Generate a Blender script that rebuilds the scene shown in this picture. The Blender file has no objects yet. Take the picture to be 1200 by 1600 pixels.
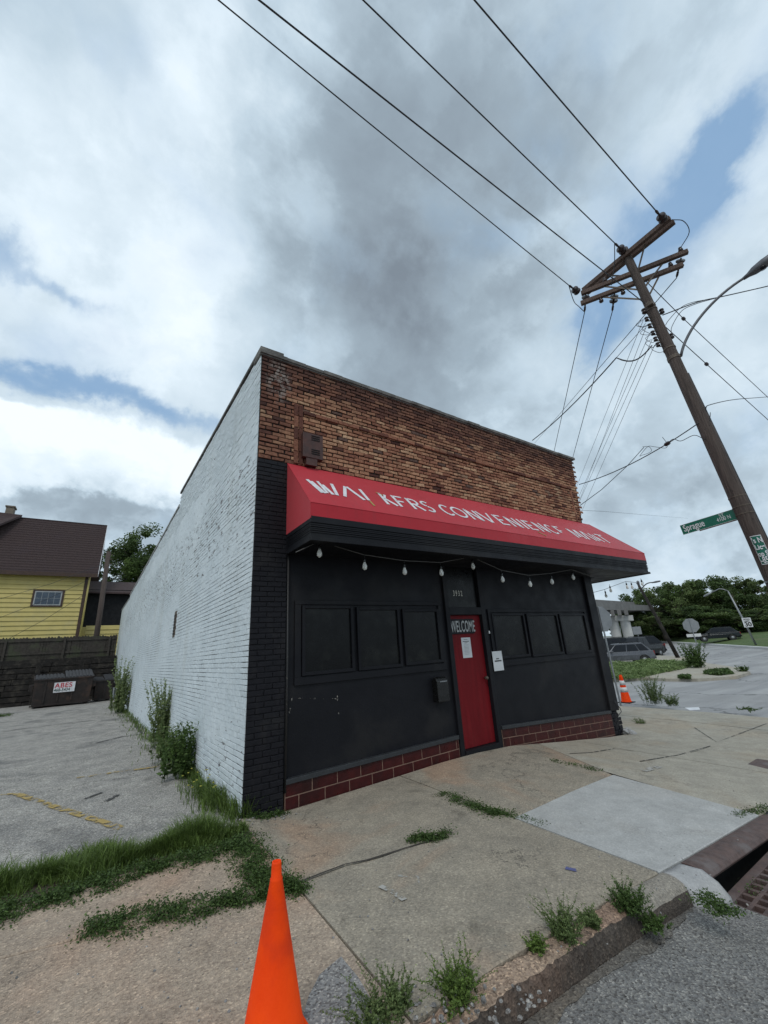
import bpy, math, random
import numpy as np
from mathutils import Vector, Matrix
R_=math.radians
rnd=random.Random(7)
sc=bpy.context.scene
col=sc.collection
# ---------------------------------------------------------------- camera
CAM=np.array([-1.546,-5.35,1.62])
ROT=np.array([[0.83118884,-0.55256275,-0.0616403],[0.12990652,0.30080633,-0.94479619],[0.54060098,0.77729657,0.32180837]])
F=632.0
cd=bpy.data.cameras.new('camera'); cam=bpy.data.objects.new('camera',cd); col.objects.link(cam)
m=Matrix.Identity(4)
for i in range(3):
    m[i][0]=ROT[0][i]; m[i][1]=-ROT[1][i]; m[i][2]=-ROT[2][i]; m[i][3]=CAM[i]
cam.matrix_world=m
cd.sensor_fit='VERTICAL'; cd.sensor_height=36; cd.lens=F/1600*36; cd.clip_start=.05; cd.clip_end=3000
sc.camera=cam
sc.render.resolution_x=768; sc.render.resolution_y=1024
sc.view_settings.view_transform='Standard'; sc.view_settings.look='None'
sc.view_settings.exposure=0.26; sc.view_settings.gamma=1
# rays through the photograph, used to measure positions on real planes
def ray(px,py): return ROT.T@np.array([px-600,py-800,F])
def onY(px,py,Y): d=ray(px,py); return Vector(CAM+d*((Y-CAM[1])/d[1]))
def onX(px,py,X): d=ray(px,py); return Vector(CAM+d*((X-CAM[0])/d[0]))
def onZ(px,py,Z): d=ray(px,py); return Vector(CAM+d*((Z-CAM[2])/d[2]))
# ---------------------------------------------------------------- world sky
SUN_EL,SUN_AZ=R_(52),math.atan2(-.62,-.55)   # direction towards the sun
w=bpy.data.worlds.new('World'); sc.world=w; w.use_nodes=True
nt=w.node_tree; nt.nodes.clear()
class NT:
    def __init__(s,t): s.t=t
    def n(s,ty,**k):
        x=s.t.nodes.new(ty)
        for a,b in k.items(): setattr(x,a,b)
        return x
    def put(s,sock,v):
        if isinstance(v,bpy.types.NodeSocket): s.t.links.new(v,sock)
        elif v is not None: sock.default_value=v
    def math(s,op,a,b=None,c=None,clamp=False):
        x=s.n('ShaderNodeMath',operation=op,use_clamp=clamp); s.put(x.inputs[0],a); s.put(x.inputs[1],b)
        if c is not None: s.put(x.inputs[2],c)
        return x.outputs[0]
    def vm(s,op,a,b=None,sc_=None):
        x=s.n('ShaderNodeVectorMath',operation=op); s.put(x.inputs[0],a)
        if b is not None: s.put(x.inputs[1],b)
        if sc_ is not None: s.put(x.inputs['Scale'],sc_)
        return x.outputs['Value'] if op in('DOT_PRODUCT','LENGTH') else x.outputs[0]
    def noise(s,vec,scale,detail=4,rough=.55,dist=0,out='Fac'):
        x=s.n('ShaderNodeTexNoise'); s.put(x.inputs['Vector'],vec); x.inputs['Scale'].default_value=scale
        x.inputs['Detail'].default_value=detail; x.inputs['Roughness'].default_value=rough; x.inputs['Distortion'].default_value=dist
        return x.outputs[out]
    def ramp(s,fac,stops,interp='LINEAR'):
        x=s.n('ShaderNodeValToRGB'); x.color_ramp.interpolation=interp
        e=x.color_ramp.elements
        while len(e)<len(stops): e.new(.5)
        for k,(p,c) in enumerate(stops):
            e[k].position=p; e[k].color=c if len(c)==4 else (*c,1)
        s.put(x.inputs[0],fac); return x.outputs[0]
    def mix(s,fac,a,b,mode='MIX'):
        x=s.n('ShaderNodeMix',data_type='RGBA',blend_type=mode); s.put(x.inputs[0],fac)
        for i,v in((6,a),(7,b)):
            if isinstance(v,tuple) and len(v)==3: v=(*v,1)
            s.put(x.inputs[i],v)
        return x.outputs[2]
    def mr(s,v,a,b,c=0.,d=1.):
        x=s.n('ShaderNodeMapRange',clamp=True,interpolation_type='SMOOTHSTEP'); s.put(x.inputs[0],v)
        for i,q in enumerate((a,b,c,d)): x.inputs[i+1].default_value=q
        return x.outputs[0]
W=NT(nt)
tc=W.n('ShaderNodeTexCoord'); D=tc.outputs['Generated']
sky=W.n('ShaderNodeTexSky',sky_type='NISHITA',sun_disc=False,sun_elevation=SUN_EL)
sky.sun_rotation=math.pi/2-SUN_AZ; sky.dust_density=1.5
# cloud sheet coordinates: direction projected on a flat layer overhead
sep=W.n('ShaderNodeSeparateXYZ'); W.put(sep.inputs[0],D)
dz=W.math('ADD',W.math('MAXIMUM',sep.outputs[2],0.0),.75)
P=W.n('ShaderNodeCombineXYZ'); W.put(P.inputs[0],W.math('DIVIDE',sep.outputs[0],dz)); W.put(P.inputs[1],W.math('DIVIDE',sep.outputs[1],dz)); P=P.outputs[0]
n1=W.noise(P,2.3,8,.52,.35); n2=W.noise(P,6.5,8,.56,.3); n5=W.noise(P,16.0,6,.55,.3); n3=W.noise(D,2.2,7,.6,.4,'Color')
warp=W.vm('SUBTRACT',n3,(.5,.5,.5)); Dw=W.vm('ADD',D,W.vm('SCALE',warp,sc_=.30))
n4=W.noise(D,8,9,.62,.2,'Color'); Dw=W.vm('ADD',Dw,W.vm('SCALE',W.vm('SUBTRACT',n4,(.5,.5,.5)),sc_=.13))
def blob(px,py,rx,ry,rot=0,flat=1.0):
    d0=ray(px,py); k=np.linalg.norm(d0); d0=d0/k
    c=np.cross(d0,[0,0,1.]); c/=np.linalg.norm(c); u=np.cross(c,d0)
    a=R_(rot); U=c*math.cos(a)+u*math.sin(a); V=-c*math.sin(a)+u*math.cos(a)
    q=W.vm('SUBTRACT',Dw,tuple(d0))
    x=W.math('DIVIDE',W.vm('DOT_PRODUCT',q,tuple(U)),rx/k); y=W.math('DIVIDE',W.vm('DOT_PRODUCT',q,tuple(V)),ry/k)
    s=W.math('ADD',W.math('MULTIPLY',x,x),W.math('MULTIPLY',y,y))
    return W.math('EXPONENT',W.math('MULTIPLY',W.math('POWER',s,flat),-1.0))
val=W.math('ADD',W.math('MULTIPLY_ADD',n1,.60,.315),W.math('MULTIPLY_ADD',n2,.42,-.21)); val=W.math('ADD',val,W.math('MULTIPLY_ADD',n5,.14,-.07))
n6=W.noise(P,3.1,10,.60,.15); n7=W.noise(P,5.3,10,.58,.1)
val=W.math('ADD',val,W.math('MULTIPLY_ADD',W.mr(n6,.48,.57),.12,-.065)); val=W.math('ADD',val,W.math('MULTIPLY_ADD',W.mr(n7,.49,.56),.06,-.03))
for px,py,rx,ry,rot,amp,fl in (
    (610,370,180,270,4,-.25,1.4),(630,480,190,110,0,-.20,1.5),(780,260,120,170,0,-.12,1.2),(560,60,260,110,0,.04,1),(90,30,130,80,20,-.08,1),
    (250,400,200,260,10,.17,1),(60,260,150,130,0,.12,1),(300,110,110,110,0,.08,1),(330,610,120,60,-10,.10,1),(1000,120,100,120,0,.04,1),
    (960,330,90,90,0,.10,1),(110,742,235,62,7,.40,5),(330,735,70,35,0,.10,3),(110,810,260,62,4,-.26,2),(0,690,70,24,0,.1,3),
    (700,610,170,40,0,-.06,1),(860,600,110,130,0,.08,1),(1000,760,200,60,-5,-.09,1),(1130,560,90,80,0,.06,1),(1010,860,190,40,0,-.04,1),(-500,500,500,500,0,.15,1)):
    val=W.math('ADD',val,W.math('MULTIPLY',blob(px,py,rx,ry,rot,fl),amp))
cloud=W.ramp(val,[(0.06,(.185,.225,.27)),(.34,(.30,.375,.44)),(.54,(.455,.56,.645)),(.8,(.665,.765,.84)),(1,(.80,.87,.92))])
bl=None
for px,py,rx,ry,rot,amp in ((1080,262,70,42,15,1.25),(985,430,110,110,0,.55),(860,210,70,150,20,.35),(1010,330,60,60,0,.45),(250,200,250,60,-20,.30),(60,560,160,70,0,.35),(70,395,110,30,-25,.5),(130,450,40,18,-25,.45),(150,645,250,24,6,1.1),(955,500,45,75,15,.8),(880,40,60,60,0,.35),(30,350,60,50,0,.4),(1180,650,60,60,0,.3)):
    t=W.math('MULTIPLY',blob(px,py,rx,ry,rot,1.2),amp); bl=t if bl is None else W.math('ADD',bl,t)
bl=W.math('MULTIPLY_ADD',W.math('SUBTRACT',n2,.5),1.6,bl); bl=W.math('MULTIPLY_ADD',W.math('SUBTRACT',n6,.5),1.6,bl); bl=W.mr(bl,.0,1.25,0,.85)
bluec=W.mix(.72,sky.outputs[0],(1.9,3.6,5.9))
c10=W.vm('SCALE',cloud,sc_=10.0)
final=W.mix(bl,c10,bluec)
bg=W.n('ShaderNodeBackground'); W.put(bg.inputs[0],final); bg.inputs[1].default_value=.1
out=W.n('ShaderNodeOutputWorld'); nt.links.new(bg.outputs[0],out.inputs[0])
# ---------------------------------------------------------------- sun behind thin cloud
sd=bpy.data.lights.new('sun','SUN'); sd.energy=.9; sd.angle=R_(18); sd.color=(1,.96,.9)
so=bpy.data.objects.new('sun',sd); col.objects.link(so)
sv=Vector((math.cos(SUN_AZ)*math.cos(SUN_EL),math.sin(SUN_AZ)*math.cos(SUN_EL),math.sin(SUN_EL)))
so.rotation_euler=sv.to_track_quat('Z','Y').to_euler(); so.location=(0,0,60)
# ---------------------------------------------------------------- materials
def newmat(name):
    m=bpy.data.materials.new(name); m.use_nodes=True; t=NT(m.node_tree); b=m.node_tree.nodes['Principled BSDF']; return m,t,b
def objc(t): return t.n('ShaderNodeTexCoord').outputs['Object']
def attr(t,name='tint'): return t.n('ShaderNodeAttribute',attribute_name=name).outputs['Fac']
def bump(t,b,h,dist,strength=1.0):
    x=t.n('ShaderNodeBump'); x.inputs['Distance'].default_value=dist; x.inputs['Strength'].default_value=strength
    t.put(x.inputs['Height'],h); t.put(b.inputs['Normal'],x.outputs[0])
def mat(name,c1,c2=None,scale=8,rough=.7,bmp=0,metal=0,bscale=None,spec=None,detail=5,c3=None,s3=1.2):
    m,t,b=newmat(name); v=objc(t)
    c2=c2 or tuple(x*.75 for x in c1)
    n=t.noise(v,scale,detail,.6)
    c=t.ramp(n,[(.32,c2),(.68,c1)])
    if c3: c=t.mix(t.mr(t.noise(v,s3,4,.6),.5,.68),c,c3)
    t.put(b.inputs['Base Color'],c); b.inputs['Metallic'].default_value=metal
    t.put(b.inputs['Roughness'],t.mr(t.noise(v,scale*1.7,3),.2,.8,max(rough-.1,0),min(rough+.1,1)))
    if spec is not None: b.inputs['Specular IOR Level'].default_value=spec
    if bmp: bump(t,b,t.noise(v,bscale or scale*4,5,.65),bmp)
    return m
def leafmat(name,c1,c2,trans=.25):
    m,t,b=newmat(name)
    c=t.ramp(attr(t),[(0,c1),(.75,c2),(1,tuple(min(1,x*1.5) for x in c2))])
    t.put(b.inputs['Base Color'],c); b.inputs['Roughness'].default_value=.55; b.inputs['Specular IOR Level'].default_value=.25
    tr=t.n('ShaderNodeBsdfTranslucent'); t.put(tr.inputs[0],c)
    mx=t.n('ShaderNodeMixShader'); mx.inputs[0].default_value=trans
    m.node_tree.links.new(b.outputs[0],mx.inputs[1]); m.node_tree.links.new(tr.outputs[0],mx.inputs[2])
    m.node_tree.links.new(mx.outputs[0],m.node_tree.nodes['Material Output'].inputs[0]); return m
def concrete(name,base,alt,pink,pinkmin,pinkmax,agg=.5,dark=.5):
    m,t,b=newmat(name); v=objc(t)
    big=t.noise(v,.55,5,.6,.5); mid=t.noise(v,2.6,6,.65); fine=t.noise(v,60,3,.6)
    c=t.ramp(mid,[(.3,alt),(.7,base)])
    c=t.mix(t.mr(big,pinkmin,pinkmax),c,pink)
    c=t.mix(t.math('MULTIPLY',t.mr(t.noise(v,1.4,7,.75,.8),.54,.72),dark),c,tuple(x*.42 for x in base))
    c=t.mix(.55,c,t.ramp(t.noise(v,4.5,7,.7,.5),[(.3,(.74,.74,.74)),(.7,(1.2,1.2,1.2))]),'MULTIPLY')
    ln=t.n('ShaderNodeTexVoronoi',feature='DISTANCE_TO_EDGE'); t.put(ln.inputs['Vector'],t.vm('ADD',v,t.vm('SCALE',t.noise(v,1.7,6,.7,0,'Color'),sc_=1.3))); ln.inputs['Scale'].default_value=.45
    c=t.mix(t.math('MULTIPLY',t.mr(ln.outputs[0],.007,.002),t.math('MULTIPLY',t.mr(t.noise(v,.8,2),.48,.56),dark)),c,(.07,.062,.055))
    vo=t.n('ShaderNodeTexVoronoi'); t.put(vo.inputs['Vector'],v); vo.inputs['Scale'].default_value=95
    sp=t.n('ShaderNodeSeparateColor'); t.put(sp.inputs[0],vo.outputs['Color'])
    g=t.ramp(sp.outputs[0],[(0,(.45,.42,.4)),(.5,(.95,.95,.95)),(.86,(1.1,1.06,1)),(1,(1.8,1.75,1.65))])
    c=t.mix(agg,c,g,'MULTIPLY')
    c=t.mix(.30,c,t.ramp(fine,[(.3,(.6,.6,.6)),(.7,(1.3,1.3,1.3))]),'MULTIPLY')
    # pits and dirt specks
    vo2=t.n('ShaderNodeTexVoronoi'); t.put(vo2.inputs['Vector'],v); vo2.inputs['Scale'].default_value=7
    c=t.mix(t.math('MULTIPLY',t.mr(vo2.outputs['Distance'],.07,.03),t.mr(t.noise(v,3,2),.45,.6)),c,(.06,.055,.05))
    t.put(b.inputs['Base Color'],c); b.inputs['Roughness'].default_value=.9; b.inputs['Specular IOR Level'].default_value=.25
    h=t.math('ADD',t.math('MULTIPLY',vo.outputs['Distance'],.5),t.math('MULTIPLY',t.noise(v,9,6,.7),1.0))
    bump(t,b,h,.008*agg+.003,.8)
    return m
M={}
M['walk_tan']=concrete('old_tan_concrete',(.43,.345,.27),(.33,.265,.21),(.43,.29,.21),.42,.66,.6,.5)
M['walk_grey']=concrete('stained_grey_concrete',(.365,.32,.255),(.28,.25,.205),(.38,.275,.20),.52,.68,.5,.7)
M['walk_new']=concrete('new_grey_concrete',(.46,.46,.45),(.40,.40,.39),(.43,.425,.41),.5,.6,.18,.18)
M['walk_pale']=concrete('pale_concrete',(.43,.40,.335),(.35,.325,.275),(.38,.33,.26),.5,.7,.3,.35)
M['curb_pink']=concrete('crumbling_pink_curb',(.34,.235,.175),(.25,.175,.135),(.38,.28,.21),.42,.6,.9,.9)
M['curb_grey']=concrete('grey_curb_concrete',(.33,.30,.255),(.23,.21,.185),(.28,.24,.19),.5,.65,.5,.7)
M['curb_white']=concrete('patched_white_curb',(.42,.42,.42),(.34,.34,.34),(.40,.39,.37),.5,.65,.15,.5)
M['lot']=concrete('worn_parking_asphalt',(.41,.395,.37),(.28,.272,.262),(.20,.197,.193),.52,.68,1.0,.9)
M['gravel_asphalt']=concrete('coarse_road_asphalt',(.26,.258,.25),(.19,.188,.186),(.21,.205,.20),.45,.6,1.25,.4)
M['gravel_patch']=concrete('loose_gravel',(.33,.32,.315),(.23,.225,.225),(.27,.26,.25),.45,.6,1.0,.4)
def roadmat():
    m,t,b=newmat('far_road_surface'); v=objc(t)
    mp=t.n('ShaderNodeMapping'); t.put(mp.inputs[0],v); mp.inputs['Rotation'].default_value=(0,0,R_(-40)); mp.inputs['Scale'].default_value=(.12,1.1,1)
    st=t.noise(mp.outputs[0],1.0,6,.6); c=t.ramp(st,[(.35,(.25,.248,.25)),(.65,(.37,.365,.36))])
    c=t.mix(t.math('MULTIPLY',t.mr(t.noise(v,.3,5),.5,.65),.5),c,(.24,.235,.23))
    c=t.mix(.4,c,t.ramp(t.noise(v,40,2),[(.3,(.6,.6,.6)),(.7,(1.3,1.3,1.3))]),'MULTIPLY')
    # sealed cracks
    vo=t.n('ShaderNodeTexVoronoi',feature='DISTANCE_TO_EDGE'); t.put(vo.inputs['Vector'],t.vm('ADD',v,t.vm('SCALE',t.noise(v,.7,4,.6,0,'Color'),sc_=2.5))); vo.inputs['Scale'].default_value=.16
    c=t.mix(t.math('MULTIPLY',t.mr(vo.outputs[0],.012,.004),.7),c,(.07,.07,.07))
    t.put(b.inputs['Base Color'],c); b.inputs['Roughness'].default_value=.85; bump(t,b,t.noise(v,60,4),.004); return m
M['road']=roadmat()
M['curb_face']=concrete('dark_curb_face',(.12,.10,.085),(.06,.05,.043),(.16,.11,.085),.5,.65,.7,.8)  # street-side face of the curb, coloured darker than its top
M['silt']=concrete('dark_gutter_silt',(.20,.19,.175),(.12,.11,.10),(.15,.13,.11),.45,.6,.9,.8)
M['grassy']=mat('mown_grass',(.085,.13,.035),(.05,.085,.02),3,.9,.03,bscale=30,c3=(.11,.12,.05),s3=.3)
M['earth']=mat('bare_earth',(.12,.09,.065),(.07,.055,.04),6,.95,.02)
M['brick']=None
def brickmat():
    m,t,b=newmat('weathered_orange_brick'); v=objc(t); a=attr(t)
    c=t.ramp(a,[(0,(.075,.032,.026)),(.2,(.15,.062,.044)),(.45,(.31,.14,.088)),(.72,(.44,.24,.145)),(.93,(.54,.35,.22)),(1,(.13,.08,.065))])
    c=t.mix(.75,c,t.ramp(t.noise(v,26,5,.7),[(.30,(.30,.26,.25)),(.60,(1.18,1.14,1.12))]),'MULTIPLY')
    # soot running down from the coping and at the pier
    sp=t.n('ShaderNodeSeparateXYZ'); t.put(sp.inputs[0],v)
    top=t.mr(t.math('ADD',sp.outputs[2],t.math('MULTIPLY',t.noise(v,1.6,5,.65),.9)),5.75,6.75,0,.75)
    pier=t.mr(t.math('ADD',sp.outputs[0],t.math('MULTIPLY',t.noise(v,2.2,4),.3)),.85,.45,0,.35)
    c=t.mix(t.math('MAXIMUM',top,pier),c,(.075,.04,.032))
    c=t.mix(t.math('MULTIPLY',t.mr(t.noise(v,1.1,6,.7,.6),.55,.68),.5),c,(.10,.055,.04))
    ds=t.vm('LENGTH',t.vm('MULTIPLY',t.vm('SUBTRACT',v,(.28,0,5.78)),(1.9,0,1.0)))
    c=t.mix(t.math('MULTIPLY',t.mr(ds,.5,.2),t.mr(t.noise(v,7,6,.75),.46,.56)),c,(.27,.225,.20))
    t.put(b.inputs['Base Color'],c); b.inputs['Roughness'].default_value=.85; b.inputs['Specular IOR Level'].default_value=.2
    bump(t,b,t.noise(v,45,5,.7),.006); return m
M['brick']=brickmat()
M['mortar_dark']=mat('dark_sooty_mortar',(.014,.009,.008),(.007,.005,.004),20,.95,.01)
M['black_brick']=mat('black_painted_brick',(.012,.0115,.015),(.007,.007,.010),14,.55,.004,c3=(.018,.017,.019),s3=3,spec=.2)
M['black_paint']=mat('black_paint',(.0115,.0118,.0150),(.0075,.0078,.0105),2,.5,.002,bscale=30,spec=.18,c3=(.017,.0165,.018),s3=1.1)
M['black_gloss']=mat('black_painted_board',(.0045,.0048,.005),(.0025,.0025,.003),3,.3,.001,c3=(.014,.0145,.013),s3=2.4,spec=.22)
def chipped(name,base,chip,th):
    m,t,b=newmat(name); v=objc(t); n=t.noise(v,22,6,.75); g=t.noise(v,2.4,3)
    k=t.mr(t.math('MULTIPLY_ADD',g,.35,n),th,th+.015)
    c=t.mix(k,t.ramp(t.noise(v,8,4),[(.3,tuple(x*.7 for x in base)),(.7,base)]),chip)
    t.put(b.inputs['Base Color'],c); b.inputs['Roughness'].default_value=.5; bump(t,b,n,.003); return m
M['ledge']=chipped('chipped_black_ledge',(.03,.033,.038),(.38,.38,.36),.895)
M['conduit']=chipped('scuffed_black_trim',(.022,.021,.022),(.25,.23,.20),.84)
def whitewall():
    m,t,b=newmat('white_painted_brick'); v=objc(t)
    sp=t.n('ShaderNodeSeparateXYZ'); t.put(sp.inputs[0],v)
    c=t.ramp(t.noise(v,1.1,6,.6),[(.3,(.62,.68,.71)),(.7,(.72,.775,.80))])
    c=t.mix(.5,c,t.ramp(t.noise(v,16,5,.7),[(.3,(.82,.84,.86)),(.7,(1.08,1.07,1.06))]),'MULTIPLY')
    mp=t.n('ShaderNodeMapping'); t.put(mp.inputs[0],v); mp.inputs['Scale'].default_value=(1,1.1,.16)
    c=t.mix(t.math('MULTIPLY',t.mr(t.noise(mp.outputs[0],1.1,6,.65),.52,.75),.3),c,(.48,.50,.47))
    # flaked paint: dark holes, densest in a band at mid height
    band=t.math('MULTIPLY',t.mr(sp.outputs[2],2.7,3.7),t.mr(sp.outputs[2],5.1,4.3))
    low=t.mr(sp.outputs[2],1.2,.2)
    mp2=t.n('ShaderNodeMapping'); t.put(mp2.inputs[0],v); mp2.inputs['Scale'].default_value=(1,.8,2.6)
    n=t.math('ADD',t.noise(mp2.outputs[0],5.5,6,.72),t.math('MULTIPLY',t.math('MAXIMUM',band,t.math('MULTIPLY',low,.7)),.075))
    c=t.mix(t.mr(n,.655,.675),c,(.13,.12,.12))
    t.put(b.inputs['Base Color'],c); b.inputs['Roughness'].default_value=.6; bump(t,b,t.math('ADD',t.noise(v,30,5,.7),t.math('MULTIPLY',t.noise(v,2.2,4,.6),6)),.008); return m
M['white']=whitewall()
def whitemortar():
    m,t,b=newmat('recessed_white_joint'); v=objc(t)
    n=t.noise(v,1.3,5,.7); c=t.mix(t.mr(n,.40,.60),(.42,.46,.49),(.07,.07,.075))
    t.put(b.inputs['Base Color'],c); b.inputs['Roughness'].default_value=.9; return m
M['white_joint']=whitemortar()
M['coping']=mat('weathered_cement_coping',(.21,.20,.185),(.085,.08,.075),5,.9,.02,c3=(.06,.055,.05),s3=1.8)
M['coping_white']=mat('dirty_white_coping',(.45,.46,.45),(.22,.21,.2),4,.8,.01)
M['tile']=mat('glazed_maroon_block',(.062,.009,.009),(.036,.006,.007),6,.35,.003,c3=(.028,.007,.007),s3=2,spec=.3)
M['grout']=mat('tan_grout',(.26,.16,.115),(.16,.10,.075),20,.9)
def clothmat():
    m,t,b=newmat('red_awning_vinyl'); v=objc(t)
    c=t.ramp(t.noise(v,1.3,5,.6),[(.3,(.40,.012,.023)),(.7,(.47,.017,.030))])
    c=t.mix(t.math('MULTIPLY',t.mr(t.noise(v,.9,4,.7,.5),.5,.7),.15),c,(.42,.07,.08))
    mp=t.n('ShaderNodeMapping'); t.put(mp.inputs[0],v); mp.inputs['Scale'].default_value=(7,.7,.7); c=t.mix(t.math('MULTIPLY',t.mr(t.noise(mp.outputs[0],1.4,6,.7),.55,.75),.35),c,(.24,.03,.035))
    t.put(b.inputs['Base Color'],c); b.inputs['Roughness'].default_value=.55; b.inputs['Specular IOR Level'].default_value=.28
    b.inputs['Sheen Weight'].default_value=.12
    bump(t,b,t.noise(v,1.8,3),.02,.5); return m
M['red']=clothmat()
def doormat():
    m,t,b=newmat('red_painted_door'); v=objc(t)
    mp=t.n('ShaderNodeMapping'); t.put(mp.inputs[0],v); mp.inputs['Scale'].default_value=(9,1,.9)
    c=t.ramp(t.noise(mp.outputs[0],1.5,5,.65),[(.3,(.11,.003,.006)),(.7,(.175,.006,.010))])
    c=t.mix(t.math('MULTIPLY',t.mr(t.noise(v,2.5,5,.7),.5,.75),.3),c,(.15,.03,.028))
    t.put(b.inputs['Base Color'],c); b.inputs['Roughness'].default_value=.6; b.inputs['Specular IOR Level'].default_value=.2; return m
M['door']=doormat()
M['sash']=mat('dull_white_sash',(.40,.41,.42),None,5,.6)
M['house_pane']=mat('blue_grey_pane',(.06,.085,.12),(.04,.055,.08),2,.25)
M['letter']=mat('white_vinyl_lettering',(.78,.78,.8),(.6,.6,.62),9,.5)
M['letter_gold']=mat('worn_gold_edge',(.42,.30,.10),(.3,.2,.07),9,.6)
M['letter_grey']=mat('grey_sign_paint',(.45,.45,.44),(.33,.33,.33),12,.6)
M['num']=mat('pale_number',(.5,.48,.42),(.4,.38,.33),9,.5)
M['paper']=mat('white_paper',(.62,.64,.66),(.54,.56,.58),3,.8)
M['ink']=mat('black_ink',(.03,.03,.03),None,5,.7)
M['vent']=mat('brown_vent_metal',(.085,.032,.024),(.04,.018,.015),8,.6)
M['dark_hole']=mat('dark_opening',(.006,.006,.006),None,5,.9)
M['plastic_black']=mat('black_plastic',(.01,.01,.01),(.007,.007,.007),5,.28)
def glassmat(name,c,al):
    m,t,b=newmat(name); b.inputs['Base Color'].default_value=(*c,1); b.inputs['Roughness'].default_value=.05
    b.inputs['Transmission Weight'].default_value=al; b.inputs['IOR'].default_value=1.3; return m
M['bulb']=glassmat('clear_bulb_glass',(.9,.9,.86),.35)
M['filament']=mat('pale_filament',(.7,.6,.4),None,5,.4)
M['glass']=mat('dark_window_glass',(.012,.015,.02),(.008,.01,.014),2,.22,spec=.25)
M['orange']=mat('orange_cone_plastic',(1.0,.075,.002),(.90,.055,.002),5,.6,.003,c3=(.78,.05,.006),s3=4,spec=.15)
M['refl']=mat('white_reflective_collar',(.75,.75,.75),(.6,.6,.6),6,.4)
M['rubber']=mat('black_rubber',(.02,.02,.02),None,8,.7)
def woodpole(name,c1,c2,c3):
    m,t,b=newmat(name); v=objc(t)
    mp=t.n('ShaderNodeMapping'); t.put(mp.inputs[0],v); mp.inputs['Scale'].default_value=(14,14,.8)
    n=t.noise(mp.outputs[0],2.2,6,.65); c=t.ramp(n,[(.28,c2),(.5,c1),(.75,c3)])
    vo=t.n('ShaderNodeTexVoronoi'); t.put(vo.inputs['Vector'],v); vo.inputs['Scale'].default_value=6
    c=t.mix(t.mr(vo.outputs['Distance'],.12,.05,0,.8),c,tuple(x*.4 for x in c2))
    t.put(b.inputs['Base Color'],c); b.inputs['Roughness'].default_value=.88; bump(t,b,n,.02); return m
M['pole']=woodpole('weathered_pole_wood',(.075,.055,.047),(.032,.024,.021),(.12,.093,.08))
M['arm']=woodpole('red_brown_crossarm_wood',(.11,.072,.058),(.05,.034,.028),(.155,.11,.09))
M['oldwood']=mat('grey_fence_board',(.06,.05,.042),(.03,.026,.021),7,.9,.01,c3=(.055,.06,.035),s3=1.5)
M['timber']=mat('black_rotted_timber',(.024,.019,.016),(.008,.007,.006),5,.95,.03,c3=(.05,.043,.034),s3=2.5)
M['ceramic']=mat('brown_glazed_insulator',(.035,.018,.018),(.02,.012,.012),10,.25)
M['steel']=mat('galvanised_steel',(.32,.33,.34),(.22,.23,.24),9,.45,metal=.6)
M['steel_dark']=mat('rusty_hardware',(.16,.13,.10),(.08,.06,.05),20,.7,metal=.3)
M['aluminium']=mat('grey_lamp_metal',(.15,.15,.16),(.10,.10,.11),9,.45,metal=.5)
M['wire']=mat('weathered_wire',(.035,.037,.042),(.02,.02,.025),3,.6)
M['cord']=mat('grey_light_cord',(.11,.105,.10),None,5,.6)
M['green_sign']=mat('green_sign_sheet',(.0,.135,.085),(.0,.115,.07),4,.4)
M['sign_back']=mat('bare_sign_back',(.30,.31,.32),(.24,.25,.26),5,.5,metal=.4)
M['iron']=mat('rusty_iron',(.125,.078,.066),(.07,.046,.042),14,.7,.004,c3=(.15,.13,.125),s3=2.2)
M['siding']=mat('yellow_siding_paint',(.60,.48,.17),(.50,.40,.135),1.5,.6,c3=(.50,.41,.17),s3=.9)
M['shingle']=mat('brown_shingle',(.062,.038,.036),(.038,.025,.025),9,.95,.02,c3=(.05,.032,.034),s3=.8)
M['brown_trim']=mat('brown_trim_paint',(.07,.035,.022),(.04,.02,.014),6,.6)
M['chimney']=mat('tan_stucco',(.22,.18,.14),(.15,.125,.10),6,.9,.01)
M['dark_porch']=mat('dark_screen',(.008,.008,.010),None,3,.9)
M['dumpster']=mat('brown_dumpster_paint',(.022,.013,.010),(.011,.007,.006),3,.6,.004,c3=(.05,.027,.018),s3=2)
M['lid']=mat('grey_plastic_lid',(.045,.045,.05),(.03,.03,.033),6,.6)
M['sticker_red']=mat('red_sticker_ink',(.5,.02,.04),None,4,.5)
M['sticker_green']=mat('dark_green_ink',(.01,.05,.04),None,4,.5)
M['leaf_dark']=leafmat('dark_tree_leaf',(.030,.052,.018),(.085,.130,.040),.3)
M['leaf_mid']=leafmat('mid_tree_leaf',(.042,.070,.022),(.12,.175,.055),.35)
M['leaf_olive']=leafmat('olive_tree_leaf',(.05,.07,.025),(.14,.185,.065),.35)
M['grass']=leafmat('long_grass',(.045,.075,.014),(.145,.215,.050),.3)
M['grass_dull']=leafmat('low_weeds',(.030,.055,.014),(.090,.145,.040),.25)
M['weed']=leafmat('weed_leaf',(.06,.10,.03),(.155,.205,.075),.3)
M['cover']=leafmat('bright_ground_cover',(.06,.11,.03),(.28,.36,.15),.35)
M['weed_pale']=leafmat('pale_weed_leaf',(.10,.14,.05),(.23,.28,.12),.3)
M['bark']=mat('grey_bark',(.10,.08,.06),(.05,.04,.03),8,.9,.02)
M['yellow_line']=None
def worn(name,c,th):
    m,t,b=newmat(name); v=objc(t); n=t.noise(v,9,6,.75)
    t.put(b.inputs['Base Color'],c); b.inputs['Roughness'].default_value=.8
    t.put(b.inputs['Alpha'],t.mr(n,th,th+.05)); return m
M['yellow_line']=worn('worn_yellow_paint',(.38,.27,.09,1),.475)
M['chalk']=worn('faint_white_mark',(.40,.385,.355,1),.46)
M['blue_mark']=worn('blue_spray_mark',(.10,.11,.25,1),.45)
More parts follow.
